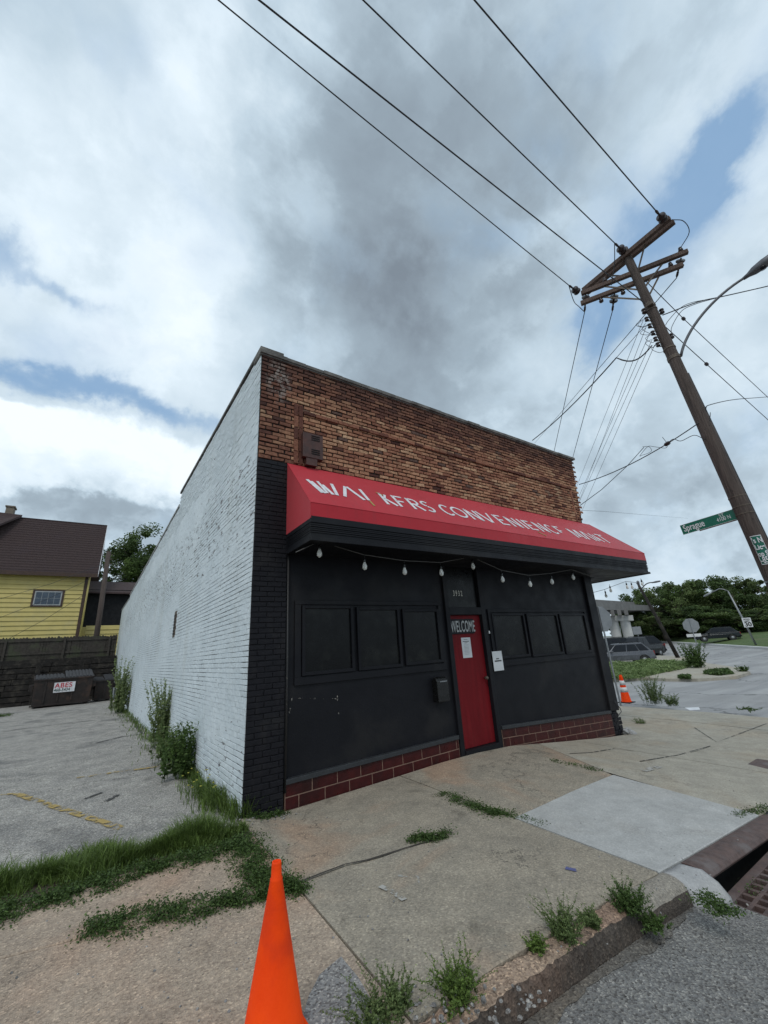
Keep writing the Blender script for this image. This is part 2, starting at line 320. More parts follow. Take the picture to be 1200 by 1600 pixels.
M['joint']=worn('dark_joint_filler',(.05,.042,.035,1),.36)
M['tar']=worn('dark_stain',(.045,.043,.042,1),.42)
M['concrete_pale']=mat('pale_overpass_concrete',(.55,.55,.53),(.42,.42,.41),1.2,.85)
M['deck']=mat('grey_bridge_concrete',(.20,.195,.19),(.14,.135,.13),.8,.85)
def carpaint(n,c): return mat(n,c,tuple(x*.9 for x in c),2,.25,metal=.4)
M['silver']=carpaint('silver_grey_car_paint',(.12,.125,.14)); M['blackcar']=carpaint('black_car_paint',(.012,.013,.016)); M['darkgreen']=carpaint('dark_car_paint',(.012,.016,.018))
M['chrome']=mat('dull_chrome',(.45,.45,.46),None,5,.25,metal=.9)
M['taillight']=mat('red_taillight',(.35,.01,.01),None,5,.2); M['headlight']=mat('clear_headlight',(.5,.52,.55),None,5,.15)
# ---------------------------------------------------------------- mesh helpers
class MB:
    def __init__(s): s.v=[];s.f=[];s.mi=[];s.tint=[]
    def add(s,vs,fs,mi=0,tint=0.):
        o=len(s.v); s.v+= [tuple(x) for x in vs]; s.f+=[tuple(i+o for i in f) for f in fs]; s.mi+=[mi]*len(fs); s.tint+=[tint]*len(fs); return s
    def box(s,x0,x1,y0,y1,z0,z1,mi=0,tint=0.):
        return s.add([(x0,y0,z0),(x1,y0,z0),(x1,y1,z0),(x0,y1,z0),(x0,y0,z1),(x1,y0,z1),(x1,y1,z1),(x0,y1,z1)],
            [(3,2,1,0),(4,5,6,7),(0,1,5,4),(1,2,6,5),(2,3,7,6),(3,0,4,7)],mi,tint)
    def beam(s,p,q,w_,h_,up=(0,0,1),mi=0):
        p=Vector(p);q=Vector(q);d=(q-p).normalized();u=Vector(up);sd_=d.cross(u).normalized();u=sd_.cross(d).normalized()
        vs=[e+sd_*a*w_/2+u*b*h_/2 for e in(p,q) for a,b in((-1,-1),(1,-1),(1,1),(-1,1))]
        return s.add(vs,[(3,2,1,0),(4,5,6,7),(0,1,5,4),(1,2,6,5),(2,3,7,6),(3,0,4,7)],mi)
    def tube(s,pts,r,n=8,mi=0,cap=True,tint=0.):
        pts=[Vector(p) for p in pts]; rs=r if isinstance(r,(list,tuple)) else [r]*len(pts)
        vs=[];up=None
        for i,p in enumerate(pts):
            d=(pts[min(i+1,len(pts)-1)]-pts[max(i-1,0)]).normalized()
            if up is None: up=Vector((0,0,1)) if abs(d.z)<.9 else Vector((1,0,0))
            a=d.cross(up)
            if a.length<1e-4: a=d.cross(Vector((0,1,0)))
            a.normalize(); b=a.cross(d).normalized(); up=b
            for k in range(n):
                t=2*math.pi*k/n; vs.append(p+(a*math.cos(t)+b*math.sin(t))*rs[i])
        fs=[]
        for i in range(len(pts)-1):
            for k in range(n): fs.append((i*n+k,i*n+(k+1)%n,(i+1)*n+(k+1)%n,(i+1)*n+k))
        if cap: fs.append(tuple(range(n))[::-1]); fs.append(tuple((len(pts)-1)*n+k for k in range(n)))
        return s.add(vs,fs,mi,tint)
    def lathe(s,c,prof,n=16,axis=(0,0,1),mi=0):
        c=Vector(c);ax=Vector(axis).normalized(); pts=[c+ax*z for r,z in prof]
        q=ax.to_track_quat('Z','Y').to_matrix(); vs=[]
        for (r,z) in prof:
            for k in range(n):
                t=2*math.pi*k/n; vs.append(c+q@Vector((r*math.cos(t),r*math.sin(t),z)))
        fs=[(i*n+k,i*n+(k+1)%n,(i+1)*n+(k+1)%n,(i+1)*n+k) for i in range(len(prof)-1) for k in range(n)]
        fs.append(tuple(range(n))[::-1]); fs.append(tuple((len(prof)-1)*n+k for k in range(n)))
        return s.add(vs,fs,mi)
    def prism(s,poly,n,d,mi=0):
        """extrude a planar polygon (3D points) by vector n*d"""
        p=[Vector(a) for a in poly]; o=Vector(n).normalized()*d; k=len(p)
        return s.add(p+[a+o for a in p],[tuple(range(k))[::-1],tuple(range(k,2*k))]+[(i,(i+1)%k,k+(i+1)%k,k+i) for i in range(k)],mi)
    def build(s,name,mats,parent=None,smooth=False,bevel=0,tint=False,loc=None):
        me=bpy.data.meshes.new(name); me.from_pydata(s.v,[],s.f)
        mats=mats if isinstance(mats,(list,tuple)) else [mats]
        for m_ in mats: me.materials.append(m_)
        if len(mats)>1: me.polygons.foreach_set('material_index',s.mi)
        if tint:
            a=me.attributes.new('tint','FLOAT','FACE'); a.data.foreach_set('value',s.tint)
        if smooth: me.polygons.foreach_set('use_smooth',[True]*len(s.f))
        me.update()
        o=bpy.data.objects.new(name,me); col.objects.link(o)
        if parent:
            o.parent=parent; o.matrix_parent_inverse=Matrix.Translation(-Vector(parent['_loc'])) if '_loc' in parent.keys() else Matrix()
        if bevel:
            b=o.modifiers.new('bevel','BEVEL'); b.width=bevel; b.segments=2; b.limit_method='ANGLE'
        return o
def tag(o,label=None,cat=None,group=None,kind=None):
    if label: o['label']=label
    if cat: o['category']=cat
    if group: o['group']=group
    if kind: o['kind']=kind
    return o
def thing(name,label,cat,loc=(0,0,0),group=None):
    """an Empty at the base; its parts are modelled in world coordinates"""
    o=bpy.data.objects.new(name,None); col.objects.link(o); o.empty_display_size=.2
    o.location=loc; o['_loc']=[float(x) for x in loc]; return tag(o,label,cat,group)
def copy_tree(o,loc,rz=0,scale=1,label=None):
    c=o.copy(); col.objects.link(c); c.location=loc; c.rotation_euler=(0,0,rz); c.scale=(scale,)*3 if not isinstance(scale,tuple) else scale
    if label: c['label']=label
    for ch in list(o.children):
        d=ch.copy(); col.objects.link(d); d.parent=c
        for g in list(ch.children):
            e=g.copy(); col.objects.link(e); e.parent=d
    return c
def text(name,s,size,mat_,origin,xdir,ydir,parent=None,sx=1.0,ext=.002,space=1.0,bold=0.0):
    cu=bpy.data.curves.new(name,'FONT'); cu.body=s; cu.size=size; cu.extrude=ext; cu.space_character=space; cu.offset=bold
    cu.align_x='LEFT'
    t=bpy.data.objects.new(name,cu); col.objects.link(t)
    dg=bpy.context.evaluated_depsgraph_get(); me=bpy.data.meshes.new_from_object(t.evaluated_get(dg))
    bpy.data.objects.remove(t)
    x=Vector(xdir).normalized();y=Vector(ydir).normalized();z=x.cross(y)
    mm=Matrix(((x.x*sx,y.x,z.x,origin[0]),(x.y*sx,y.y,z.y,origin[1]),(x.z*sx,y.z,z.z,origin[2]),(0,0,0,1)))
    me.transform(mm); me.materials.clear(); me.materials.append(mat_)
    o=bpy.data.objects.new(name,me); col.objects.link(o)
    if parent:
        o.parent=parent
        if '_loc' in parent.keys(): o.matrix_parent_inverse=Matrix.Translation(-Vector(parent['_loc']))
    return o
def catenary(p,q,sag,n=14):
    p=Vector(p);q=Vector(q); return [p.lerp(q,i/n)-Vector((0,0,sag*4*(i/n)*(1-i/n))) for i in range(n+1)]
def smooth(P_,n=6):
    P_=[Vector(p) for p in P_]; Q=[P_[0]*2-P_[1]]+P_+[P_[-1]*2-P_[-2]]; o=[]
    for i in range(1,len(Q)-2):
        for k in range(n):
            t=k/n; a,b,c,d=Q[i-1:i+3]; o.append(.5*((2*b)+(c-a)*t+(2*a-5*b+4*c-d)*t*t+(3*b-a-3*c+d)*t**3))
    return o+[P_[-1]]
# ---------------------------------------------------------------- ground heights
GX=[-300,-3,0,.5,2,3.3,4.3,7.7,13,22,30,40,55,75,100,400]; GZ=[0,0,-.03,-.08,-.04,0,-.03,-.4,-.55,-.70,-.72,-.62,-.30,.15,.5,.8]
GX2=[-300,-3,.4,1.8,2.4,4.5,7.7,13,22,30]; GZ2=[0,.02,.01,-.07,-.125,-.25,-.48,-.62,-.70,-.72]
def G(x,y):
    a=float(np.interp(x,GX,GZ))
    if y>=0 or x>30: return a
    c=float(np.interp(x,GX2,GZ2)); return a+(c-a)*min(1,-y/3.3)
def onG(px,py,dz=0.):
    d=ray(px,py)/632; a=0.;t=.5
    for i in range(4000):
        p=CAM+t*d
        if p[2]<G(p[0],p[1])+dz:
            for k in range(30):
                mid=(a+t)/2; p=CAM+mid*d
                if p[2]<G(p[0],p[1])+dz: t=mid
                else: a=mid
            return Vector(CAM+t*d)
        a=t; t*=1.01
    return Vector(CAM+t*d)
def sheet(name,x0,x1,y0,y1,dz,mats,step=.5,skirt=.0,jit=0,kind='structure',matfn=None):
    b=MB(); nx=max(1,round((x1-x0)/step)); ny=max(1,round((y1-y0)/step))
    vs=[(x0+(x1-x0)*i/nx,y0+(y1-y0)*j/ny,G(x0+(x1-x0)*i/nx,y0+(y1-y0)*j/ny)+dz) for j in range(ny+1) for i in range(nx+1)]
    b.add(vs,[(j*(nx+1)+i,j*(nx+1)+i+1,(j+1)*(nx+1)+i+1,(j+1)*(nx+1)+i) for j in range(ny) for i in range(nx)])
    return tag(b.build(name,mats),kind=kind)
ST=-.15    # street surface below the kerbed ground
g=MB(); g.add([(-1500,-1500,-1.6),(1500,-1500,-1.6),(1500,1500,-1.6),(-1500,1500,-1.6)],[(0,1,2,3)]); tag(g.build('ground',M['grassy']),kind='structure')
# asphalt of the street in front (with the drain pit left open) and of the crossing beyond
def irreg(name,xs,ys,dz,mt,skip=None):
    b=MB(); nx=len(xs); b.add([(x,y,G(x,y)+dz) for y in ys for x in xs],[(j*nx+i,j*nx+i+1,(j+1)*nx+i+1,(j+1)*nx+i) for j in range(len(ys)-1) for i in range(nx-1) if not(skip and skip((xs[i]+xs[i+1])/2,(ys[j]+ys[j+1])/2))])
    return tag(b.build(name,mt),kind='structure')
GR=(2.52,4.30,-4.09,-3.44)  # drain grate opening
xs=sorted(set([-60,-30,-10,-3,0,.5,1,1.5,2,GR[0],3,3.3,3.7,GR[1],4.3,5,6,7,7.7,9,11,12.6])); ys=[-40,-20,-12,-8,-6,-5,-4.5,GR[2],GR[3]]
irreg('street',xs,ys,ST,M['gravel_asphalt'],lambda x,y:GR[0]<x<GR[1] and GR[2]<y<GR[3])
irreg('road',[12.6,14,16,18,20,22,26,30,35,40,47,55,65,75,90,110,150,300],[-120,-40,-20,-10,-3.44,0,4,8,14,20,30,45,70,120,260],ST,M['road'])
# ---------------------------------------------------------------- pavement slabs
def slab(b,x0,x1,y0,y1,mi,top=0.,gap=.007):
    """x0,x1,y0,y1 may be functions of the other coordinate (joints are not quite square)"""
    f=lambda q,t:q(t) if callable(q) else q
    n=max(2,int((f(x1,-2)-f(x0,-2))/.5)); m=max(1,int(abs(f(y1,0)-f(y0,0))/.8)); o=gap; vs=[];fs=[]
    for i in range(n+1):
        row=[]
        for j in range(m+1):
            ya=f(y0,f(x0,-2)+(f(x1,-2)-f(x0,-2))*i/n)+o; yb=f(y1,f(x0,-2)+(f(x1,-2)-f(x0,-2))*i/n)-o; y=ya+(yb-ya)*j/m
            xa=f(x0,y)+o; xb=f(x1,y)-o; x=xa+(xb-xa)*i/n; row.append((x,y))
        q=[(row[0][0],row[0][1],-.2),(row[0][0],row[0][1],-.007)]+[(x,y+(.007 if j==0 else (-.007 if j==m else 0)),0) for j,(x,y) in enumerate(row)]+[(row[-1][0],row[-1][1],-.007),(row[-1][0],row[-1][1],-.2)]
        vs+=[(x,y,G(x,y)+top+z) for x,y,z in q]
    K=m+5
    for i in range(n):
        for k in range(K-1): fs.append((i*K+k,(i+1)*K+k,(i+1)*K+k+1,i*K+k+1))
    fs.append(tuple(range(K))); fs.append(tuple(n*K+k for k in range(K))[::-1])
    b.add(vs,fs,mi)
wb=MB()
Y0,Y2=-3.30,-.02
yj=lambda x:min(-.95,-1.79-.24*min(x,0))
j0=lambda y:-.03+.035*y; j1=lambda y:2.13-.02*y; j2=lambda y:4.37+max(0.,y+1.8)*.45; jn=lambda x:-1.94+.075*(x-2.2)
for x0,x1 in ((-9,-6.3),(-6.3,-3.6),(-3.6,j0)): slab(wb,x0,x1,Y0,yj,0,rnd.uniform(-.003,.003))
slab(wb,-3.6,j0,yj,-.62,0,.002)
slab(wb,j0,j1,Y0,-1.80,1,.003); slab(wb,j0,j1,-1.80,Y2,1,-.002)
slab(wb,j1,lambda y:4.37,Y0,jn,2,.006,.009); slab(wb,j1,j2,jn,Y2,1,0,.009)
j3=lambda y:6.2-.16*y; j4=lambda y:8.5-.1*y
slab(wb,j2,j3,Y0,Y2,3,-.002,.009); slab(wb,j3,j4,Y0,Y2,3,0)
slab(wb,j4,10.6,Y0,2.4,3,-.003); slab(wb,10.6,12.5,Y0,2.4,3,0); slab(wb,8.35,12.5,2.4,7,3,0); slab(wb,8.35,12.5,7,30,3,0)
tag(wb.build('sidewalk',[M['walk_tan'],M['walk_grey'],M['walk_new'],M['walk_pale']]),kind='structure')
sheet('soil_bed',-9,12.5,-3.3,.6,-.035,M['earth'],.5)
sheet('parking_lot',-22,.1,-.2,28,-.022,M['lot'],1)
sheet('lot_apron',-22,-9,-3.3,-.2,-.022,M['lot'],1)
def groundpatch(name,pts,dz,mt,kind='structure'):
    b=MB(); P_=[onG(*p) if len(p)==2 else Vector(p) for p in pts]
    b.add([(p.x,p.y,G(p.x,p.y)+dz) for p in P_],[tuple(range(len(P_)))]); return tag(b.build(name,mt),kind=kind)
groundpatch('gravel_patch',[(470,1600),(482,1560),(500,1525),(533,1497),(560,1530),(600,1600),(620,1640),(470,1640)],.008,M['gravel_patch'])
# worn painted lines in the lot (strips a few mm above it)
def strip(name,pix,wd,dz,mt,taper=1):
    b=MB(); P_=[onG(*p) for p in pix]; vs=[];fs=[]
    for i,p in enumerate(P_):
        d=(P_[min(i+1,len(P_)-1)]-P_[max(i-1,0)]); d.z=0; d.normalize(); s_=Vector((-d.y,d.x,0))*wd/2
        for q in(p+s_,p-s_): vs.append((q.x,q.y,G(q.x,q.y)+dz))
    b.add(vs,[(2*i,2*i+2,2*i+3,2*i+1) for i in range(len(P_)-1)]); return tag(b.build(name,mt),kind='structure')
strip('parking_line',[(25,1238),(75,1255),(130,1272),(190,1292)],.10,-.012,M['yellow_line'])
strip('parking_line',[(120,1214),(180,1205),(250,1196)],.09,-.012,M['yellow_line'])
strip('parking_line',[(0,1240),(25,1238)],.06,-.012,M['yellow_line'])
for k,(pix,wd) in enumerate([([(5,1142),(80,1132),(150,1124)],.07),([(150,1160),(190,1150),(225,1145)],.06),([(205,1120),(222,1145)],.05),([(165,1250),(185,1240)],.06),([(133,1246),(160,1236)],.05)]):
    strip('asphalt_crack',pix,wd,-.013+.0002*k,M['tar'])
strip('chalk_mark',[(594,1386),(612,1394),(632,1408)],.045,.008,M['chalk']); strip('chalk_mark',[(622,1370),(655,1372),(652,1384)],.03,.0085,M['chalk'])
strip('chalk_mark',[(1005,1205),(1030,1198)],.10,.006,M['chalk'])
strip('spray_mark',[(884,1358),(902,1362)],.05,.009,M['blue_mark'])
# joints and hairline cracks
for pix,wd in (([(470,1379),(500,1367),(540,1352),(575,1345),(610,1334),(655,1320),(700,1309)],.022),):
    strip('pavement_joint',pix,wd,.0085,M['joint'])
for pix in ([(1085,1137),(1120,1160),(1160,1145),(1200,1130)],[(890,1178),(925,1176),(960,1170),(990,1174)],[(1000,1190),(1060,1180),(1110,1166)]):
    strip('pavement_crack',pix,.022,.0062,M['tar'])
# ---------------------------------------------------------------- curb
def curbrun(b,x0,x1,mi,prof,rough=0,seed=1,step=.06,fk=5):
    r=random.Random(seed); n=max(1,int((x1-x0)/step)); vs=[];fs=[];K=len(prof)
    for i in range(n+1):
        x=x0+(x1-x0)*i/n; e=r.uniform(-1,1)*rough
        for k,(y,z) in enumerate(prof):
            q=rough*r.uniform(-1,1) if 0<k<K-1 else 0
            vs.append((x,y+q*.8+e*.6*(k>=2),G(x,-3.3)+z+q*.5-abs(e)*.5*(k in(1,2,3))))
    ft=[];ff=[]
    for i in range(n):
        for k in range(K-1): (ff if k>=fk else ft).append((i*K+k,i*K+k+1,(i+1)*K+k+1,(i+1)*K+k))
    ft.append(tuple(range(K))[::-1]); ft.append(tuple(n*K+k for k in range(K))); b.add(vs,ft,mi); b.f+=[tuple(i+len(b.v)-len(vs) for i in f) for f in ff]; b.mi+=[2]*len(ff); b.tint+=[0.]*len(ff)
prof=[(-3.30,-.3),(-3.302,-.004),(-3.34,.0),(-3.39,-.006),(-3.43,-.025),(-3.455,-.06),(-3.468,-.10),(-3.475,-.3)]
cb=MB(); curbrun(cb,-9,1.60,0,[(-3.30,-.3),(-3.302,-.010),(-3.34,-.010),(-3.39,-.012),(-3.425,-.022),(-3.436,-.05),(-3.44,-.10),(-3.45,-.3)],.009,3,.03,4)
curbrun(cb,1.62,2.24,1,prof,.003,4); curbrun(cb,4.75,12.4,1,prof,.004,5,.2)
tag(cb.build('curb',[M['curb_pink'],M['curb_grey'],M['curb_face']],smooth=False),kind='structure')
cb=MB(); n=10; K=7; vs=[]
for i in range(n+1):
    t=i/n; x=2.245+.27*t; fl=.02+.11*math.sin(min(1,t*1.3)*1.57)
    for k,(y,z) in enumerate([(-3.30,-.4),(-3.302,.0),(-3.35,.002),(-3.40-fl*.3,-.012),(-3.44-fl*.7,-.06),(-3.46-fl,-.13),(-3.47-fl*1.2,-.4)]): vs.append((x+(.05*t if k>2 else 0),y,G(x,-3.3)+z))
cb.add(vs,[(i*K+k,i*K+k+1,(i+1)*K+k+1,(i+1)*K+k) for i in range(n) for k in range(K-1)]+[tuple(range(K))[::-1],tuple(n*K+k for k in range(K))])
tag(cb.build('curb_patch',M['curb_white'],smooth=True),kind='structure')
zs=G(3.2,-3.5)+ST
gb=MB(); gb.box(2.30,2.515,-4.45,-3.56,zs-.1,zs+.012); gb.box(2.515,5.2,-4.45,-4.10,zs-.12,zs+.008)
tag(gb.build('gutter',M['walk_pale'],bevel=.01),kind='structure')
gg=MB(); r7=random.Random(4); vs=[]
for i in range(180):
    x=-6+8.2*i/179; vs+=[(x,-3.45,G(x,-3.4)+ST+.006),(x,-3.455-.055-.03*math.sin(x*5)-r7.uniform(0,.025),G(x,-3.5)+ST+.004)]
gg.add(vs,[(2*i,2*i+1,2*i+3,2*i+2) for i in range(179)]); tag(gg.build('gutter_silt',M['silt']),kind='structure')
sdn=thing('storm_drain','rusty iron storm drain with slotted grate and hooded curb opening beside the new grey slab','storm drain',(3.4,-3.8,zs))
h=MB()
hp=[(-3.30,-.11),(-3.30,-.002),(-3.36,.002),(-3.42,-.006),(-3.465,-.025),(-3.485,-.05),(-3.475,-.07),(-3.42,-.085)]
nn=12; vs=[];fs=[]; HX0,HX1=2.55,4.74
for i in range(nn+1):
    x=HX0+(HX1-HX0)*i/nn
    for y,z in hp: vs.append((x,y,G(x,-3.3)+z))
for i in range(nn):
    for k in range(8): fs.append((i*8+k,i*8+(k+1)%8,(i+1)*8+(k+1)%8,(i+1)*8+k))
fs+= [tuple(range(8))[::-1],tuple(nn*8+k for k in range(8))]
h.add(vs,fs).build('hood',M['iron'],sdn,smooth=False,bevel=.004)
t_=MB(); t_.box(HX0,HX1,-3.33,-3.305,zs-.5,-.20-.05); t_.box(HX0,HX0+.02,-3.5,-3.33,zs-.5,G(2.7,-3.3)-.1); t_.box(2.48,4.8,-4.2,-3.3,zs-.5,zs-.46); t_.box(2.48,4.5,-4.14,-4.09,zs-.46,zs-.04); t_.box(2.48,2.52,-4.09,-3.5,zs-.46,zs-.04)
t_.build('throat',M['dark_hole'],sdn)
gm=MB(); z1=zs+.016; g0,g1,g2,g3=2.52,4.30,-4.09,-3.51
gm.box(g0,g1,g3-.07,g3,z1-.05,z1); gm.box(g0,g1,g2,g2+.05,z1-.05,z1); gm.box(g0,g0+.07,g2+.05,g3-.07,z1-.05,z1); gm.box(g1-.06,g1,g2+.05,g3-.07,z1-.05,z1)
for k in range(4): y=g3-.07-.092*(k+1); gm.box(g0+.07,g1-.06,y-.014,y+.014,z1-.045,z1-.002)
for k in range(15): x=g0+.07+.105*(k+1)-.005; gm.box(x-.017,x+.017,g2+.05,g3-.07,z1-.05,z1-.004)
gm.build('grate',M['iron'],sdn,bevel=.003)
# ---------------------------------------------------------------- brick laying
KW=-.022   # the long side wall runs back along x = KW*y
def bricks(b,Pf,u0,u1,z0,z1,bw,bh,joint,depth,seed,skip=None,mi_fn=None,tint_fn=None,jc=.002,depth_fn=None,joint_fn=None,zmax_fn=None):
    """Pf(u,z,d)->3D point; each brick is a five-faced block standing d proud of the joints"""
    r=random.Random(seed); nrow=int(math.ceil((z1-z0)/bh))
    for j in range(nrow):
        za=z0+j*bh; zb=min(za+bh,z1); off=(j%2)*bw/2+r.uniform(-.004,.004); n=int(math.ceil((u1-u0)/bw))+1
        for i in range(-1,n):
            ua=max(u0+i*bw+off,u0); ub=min(u0+(i+1)*bw+off,u1)
            if ub-ua<.03: continue
            uc,zc=(ua+ub)/2,(za+zb)/2
            if zmax_fn and zb>zmax_fn(uc): continue
            if skip and skip(uc,zc): continue
            jt=joint_fn(uc,zc,r) if joint_fn else joint; dp=depth_fn(uc,zc,r) if depth_fn else depth+r.uniform(-.3,.3)*depth
            q=lambda: r.uniform(-jc,jc)
            c=[(ua+jt/2+q(),za+jt/2+q()),(ub-jt/2+q(),za+jt/2+q()),(ub-jt/2+q(),zb-jt/2+q()),(ua+jt/2+q(),zb-jt/2+q())]
            e=.004 if jt>.003 else 0
            inn=[(c[0][0]+e,c[0][1]+e),(c[1][0]-e,c[1][1]+e),(c[2][0]-e,c[2][1]-e),(c[3][0]+e,c[3][1]-e)]
            b.add([Pf(u,z,0) for u,z in c]+[Pf(u,z,dp-e*.6) for u,z in c]+[Pf(u,z,dp) for u,z in inn],
                [(8,9,10,11),(4,5,9,8),(5,6,10,9),(6,7,11,10),(7,4,8,11),(0,1,5,4),(1,2,6,5),(2,3,7,6),(3,0,4,7)],
                mi_fn(uc,zc,r) if mi_fn else 0, tint_fn(uc,zc,r) if tint_fn else r.random())
ZT=6.20
store=thing('brick_store','low brick corner store with white painted side, black shopfront, red door and red awning','building',(4,0,0))
def rx(z): # right-hand edge of the upper wall
    return 8.06 if z<3.0 else 8.34+(z-4.3)*.11
bm_=MB()
bricks(bm_,lambda u,z,d:(u,-d,z),0,8.62,4.375,ZT,.202,.0685,.019,.018,11,
    skip=lambda u,z:u>rx(z)+rnd.uniform(-.05,.02),tint_fn=lambda u,z,r:min(1,max(0,r.gauss(.52-.22*(z>5.75)+.12*math.exp(-((z-4.9)/.5)**2)-(.25 if u<.5 else 0),.20))),jc=.0075)
tag(bm_.build('front_bricks',M['brick'],store,tint=True),'weathered orange brick upper wall')
# black painted pier on the left and the thin one on the right
pb=MB(); bricks(pb,lambda u,z,d:(u,-d,z),0,.47,-.15,4.373,.202,.0665,.010,.012,12,jc=.003,skip=lambda u,z: z>4.37)
pb.box(.0,.47,.0,.2,-.2,4.37); pb.build('corner_pier',M['black_brick'],store)
bk=MB(); bk.box(.003,8.30,.001,.288,3.0,ZT+.02); bk.box(.003,.3,.001,.288,-.2,3.0); bk.prism([(8.30,.001,4.3),(8.335,.001,4.3),(8.53,.001,ZT),(8.30,.001,ZT)],(0,1,0),.28); bk.build('front_mortar',M['mortar_dark'],store)
# raised brick border strips in the upper wall
tr=MB(); 
for z_ in np.arange(4.40,5.28,.21):
    for x_ in (.545,.625): tr.box(x_,x_+.066,-.034,0,z_,z_+.198,0,rnd.uniform(.1,.4))
for x_ in np.arange(.71,8.1,.206): 
    for z_ in (5.30,): tr.box(x_,x_+.194,-.045,0,z_-.004*(x_),z_+.055-.004*x_,0,rnd.uniform(.05,.5))
for z_ in np.arange(4.40,5.15,.21): tr.box(8.06,8.125,-.026,0,z_,z_+.198,0,rnd.uniform(.1,.5))
tr.build('brick_border',M['brick'],store,tint=True)
# white side wall
def ztop(y): return 6.28 if y<6.85 else (5.90-(y-6.85)*.030 if y<21.85 else 5.28)
def stucco(u,z):
    a=math.exp(-(((u-5.2)/2.4)**2+((z-4.75-.02*u)/.42)**2)**2); b_=math.exp(-(((u-10.5)/4.0)**2+((z-5.0)/.35)**2)**2)
    c_=.9 if u>22.3 else 0
    return max(a,b_,c_)
sw=MB()
def jfn(u,z,r):
    s_=stucco(u,z)+r.uniform(-.2,.2)
    if s_>.5: return 0.0
    # patches where paint has filled the joints
    f=math.sin(u*1.7+z*2.3)+math.sin(u*.63-z*3.1+1.3)+math.sin(z*5.1+u*.3)
    return (.012 if z>5.1 else (.010 if f>0.5 else (.006 if f>-.6 else .003)))
def dfn(u,z,r):
    s_=stucco(u,z)
    return .011 if s_>.5 else .0105+r.uniform(-.0035,.0035)
bricks(sw,lambda u,z,d:(KW*u-d,u,z),0.004,27.8,-.15,6.30,.203,.0665,.008,.01,21,jc=.0018,joint_fn=jfn,depth_fn=dfn,zmax_fn=ztop,
   skip=lambda u,z: (5.52<u<5.80 and 2.22<z<2.78))
tag(sw.build('side_bricks',M['white'],store),'white painted brick side wall')
sm=MB(); 
ys_=[0,6.85,6.851,21.85,21.851,27.8]; zz=[6.25,6.25,5.86,5.40,5.24,5.24]
poly=[(0,-.2)]+[(y,z) for y,z in zip(ys_,zz)]+[(27.8,-.2)]
sm.prism([(KW*y,y,z) for y,z in [(.29,-.2),(.29,6.25)]+poly[2:]],(1,0,0),.28); sm.build('side_joints',M['white_joint'],store)
for (ya,yb,za,zb_,mi) in ((-.05,6.9,6.27,6.27,0),(6.86,21.9,5.88,5.42,1),(21.86,27.85,5.25,5.25,1)):
    co=MB(); n=int((yb-ya)/.6)
    for i in range(n):
        y0=ya+(yb-ya)*i/n+.003; y1=ya+(yb-ya)*(i+1)/n-.003; q0=za+(zb_-za)*i/n+rnd.uniform(-.004,.004); q1=za+(zb_-za)*(i+1)/n+rnd.uniform(-.004,.004)
        x0=KW*y0-.035; x1=KW*y1-.035
        co.add([(x0,y0,q0),(x1,y1,q1),(x1+.38,y1,q1),(x0+.38,y0,q0),(x0,y0,q0+.055),(x1,y1,q1+.055),(x1+.38,y1,q1+.055),(x0+.38,y0,q0+.055)],[(3,2,1,0),(4,5,6,7),(0,1,5,4),(1,2,6,5),(2,3,7,6),(3,0,4,7)])
    co.build('side_coping',M['coping_white'] if mi else M['coping'],store)
cf=MB(); x=-.035
while x<8.6:
    l=rnd.uniform(.28,.5); e=min(x+l,8.62); q=rnd.uniform(-.012,.008); cf.box(x,e-.004,-.045-rnd.uniform(0,.018),.33,ZT+.012,ZT+.075+q); x+=l
cf.box(-.03,8.5,-.03,.30,ZT-.012,ZT+.012)
cf.build('front_coping',M['coping'],store,bevel=.006)
rf=MB(); rf.box(.1,8.3,.3,27.5,4.9,5.0); rf.box(8.02,8.30,.28,27.6,-.7,5.3); rf.box(-.3,8.30,27.6,27.85,-.7,5.24); rf.box(.3,8.0,.25,.3,-.3,3); rf.build('roof',M['coping'],store)
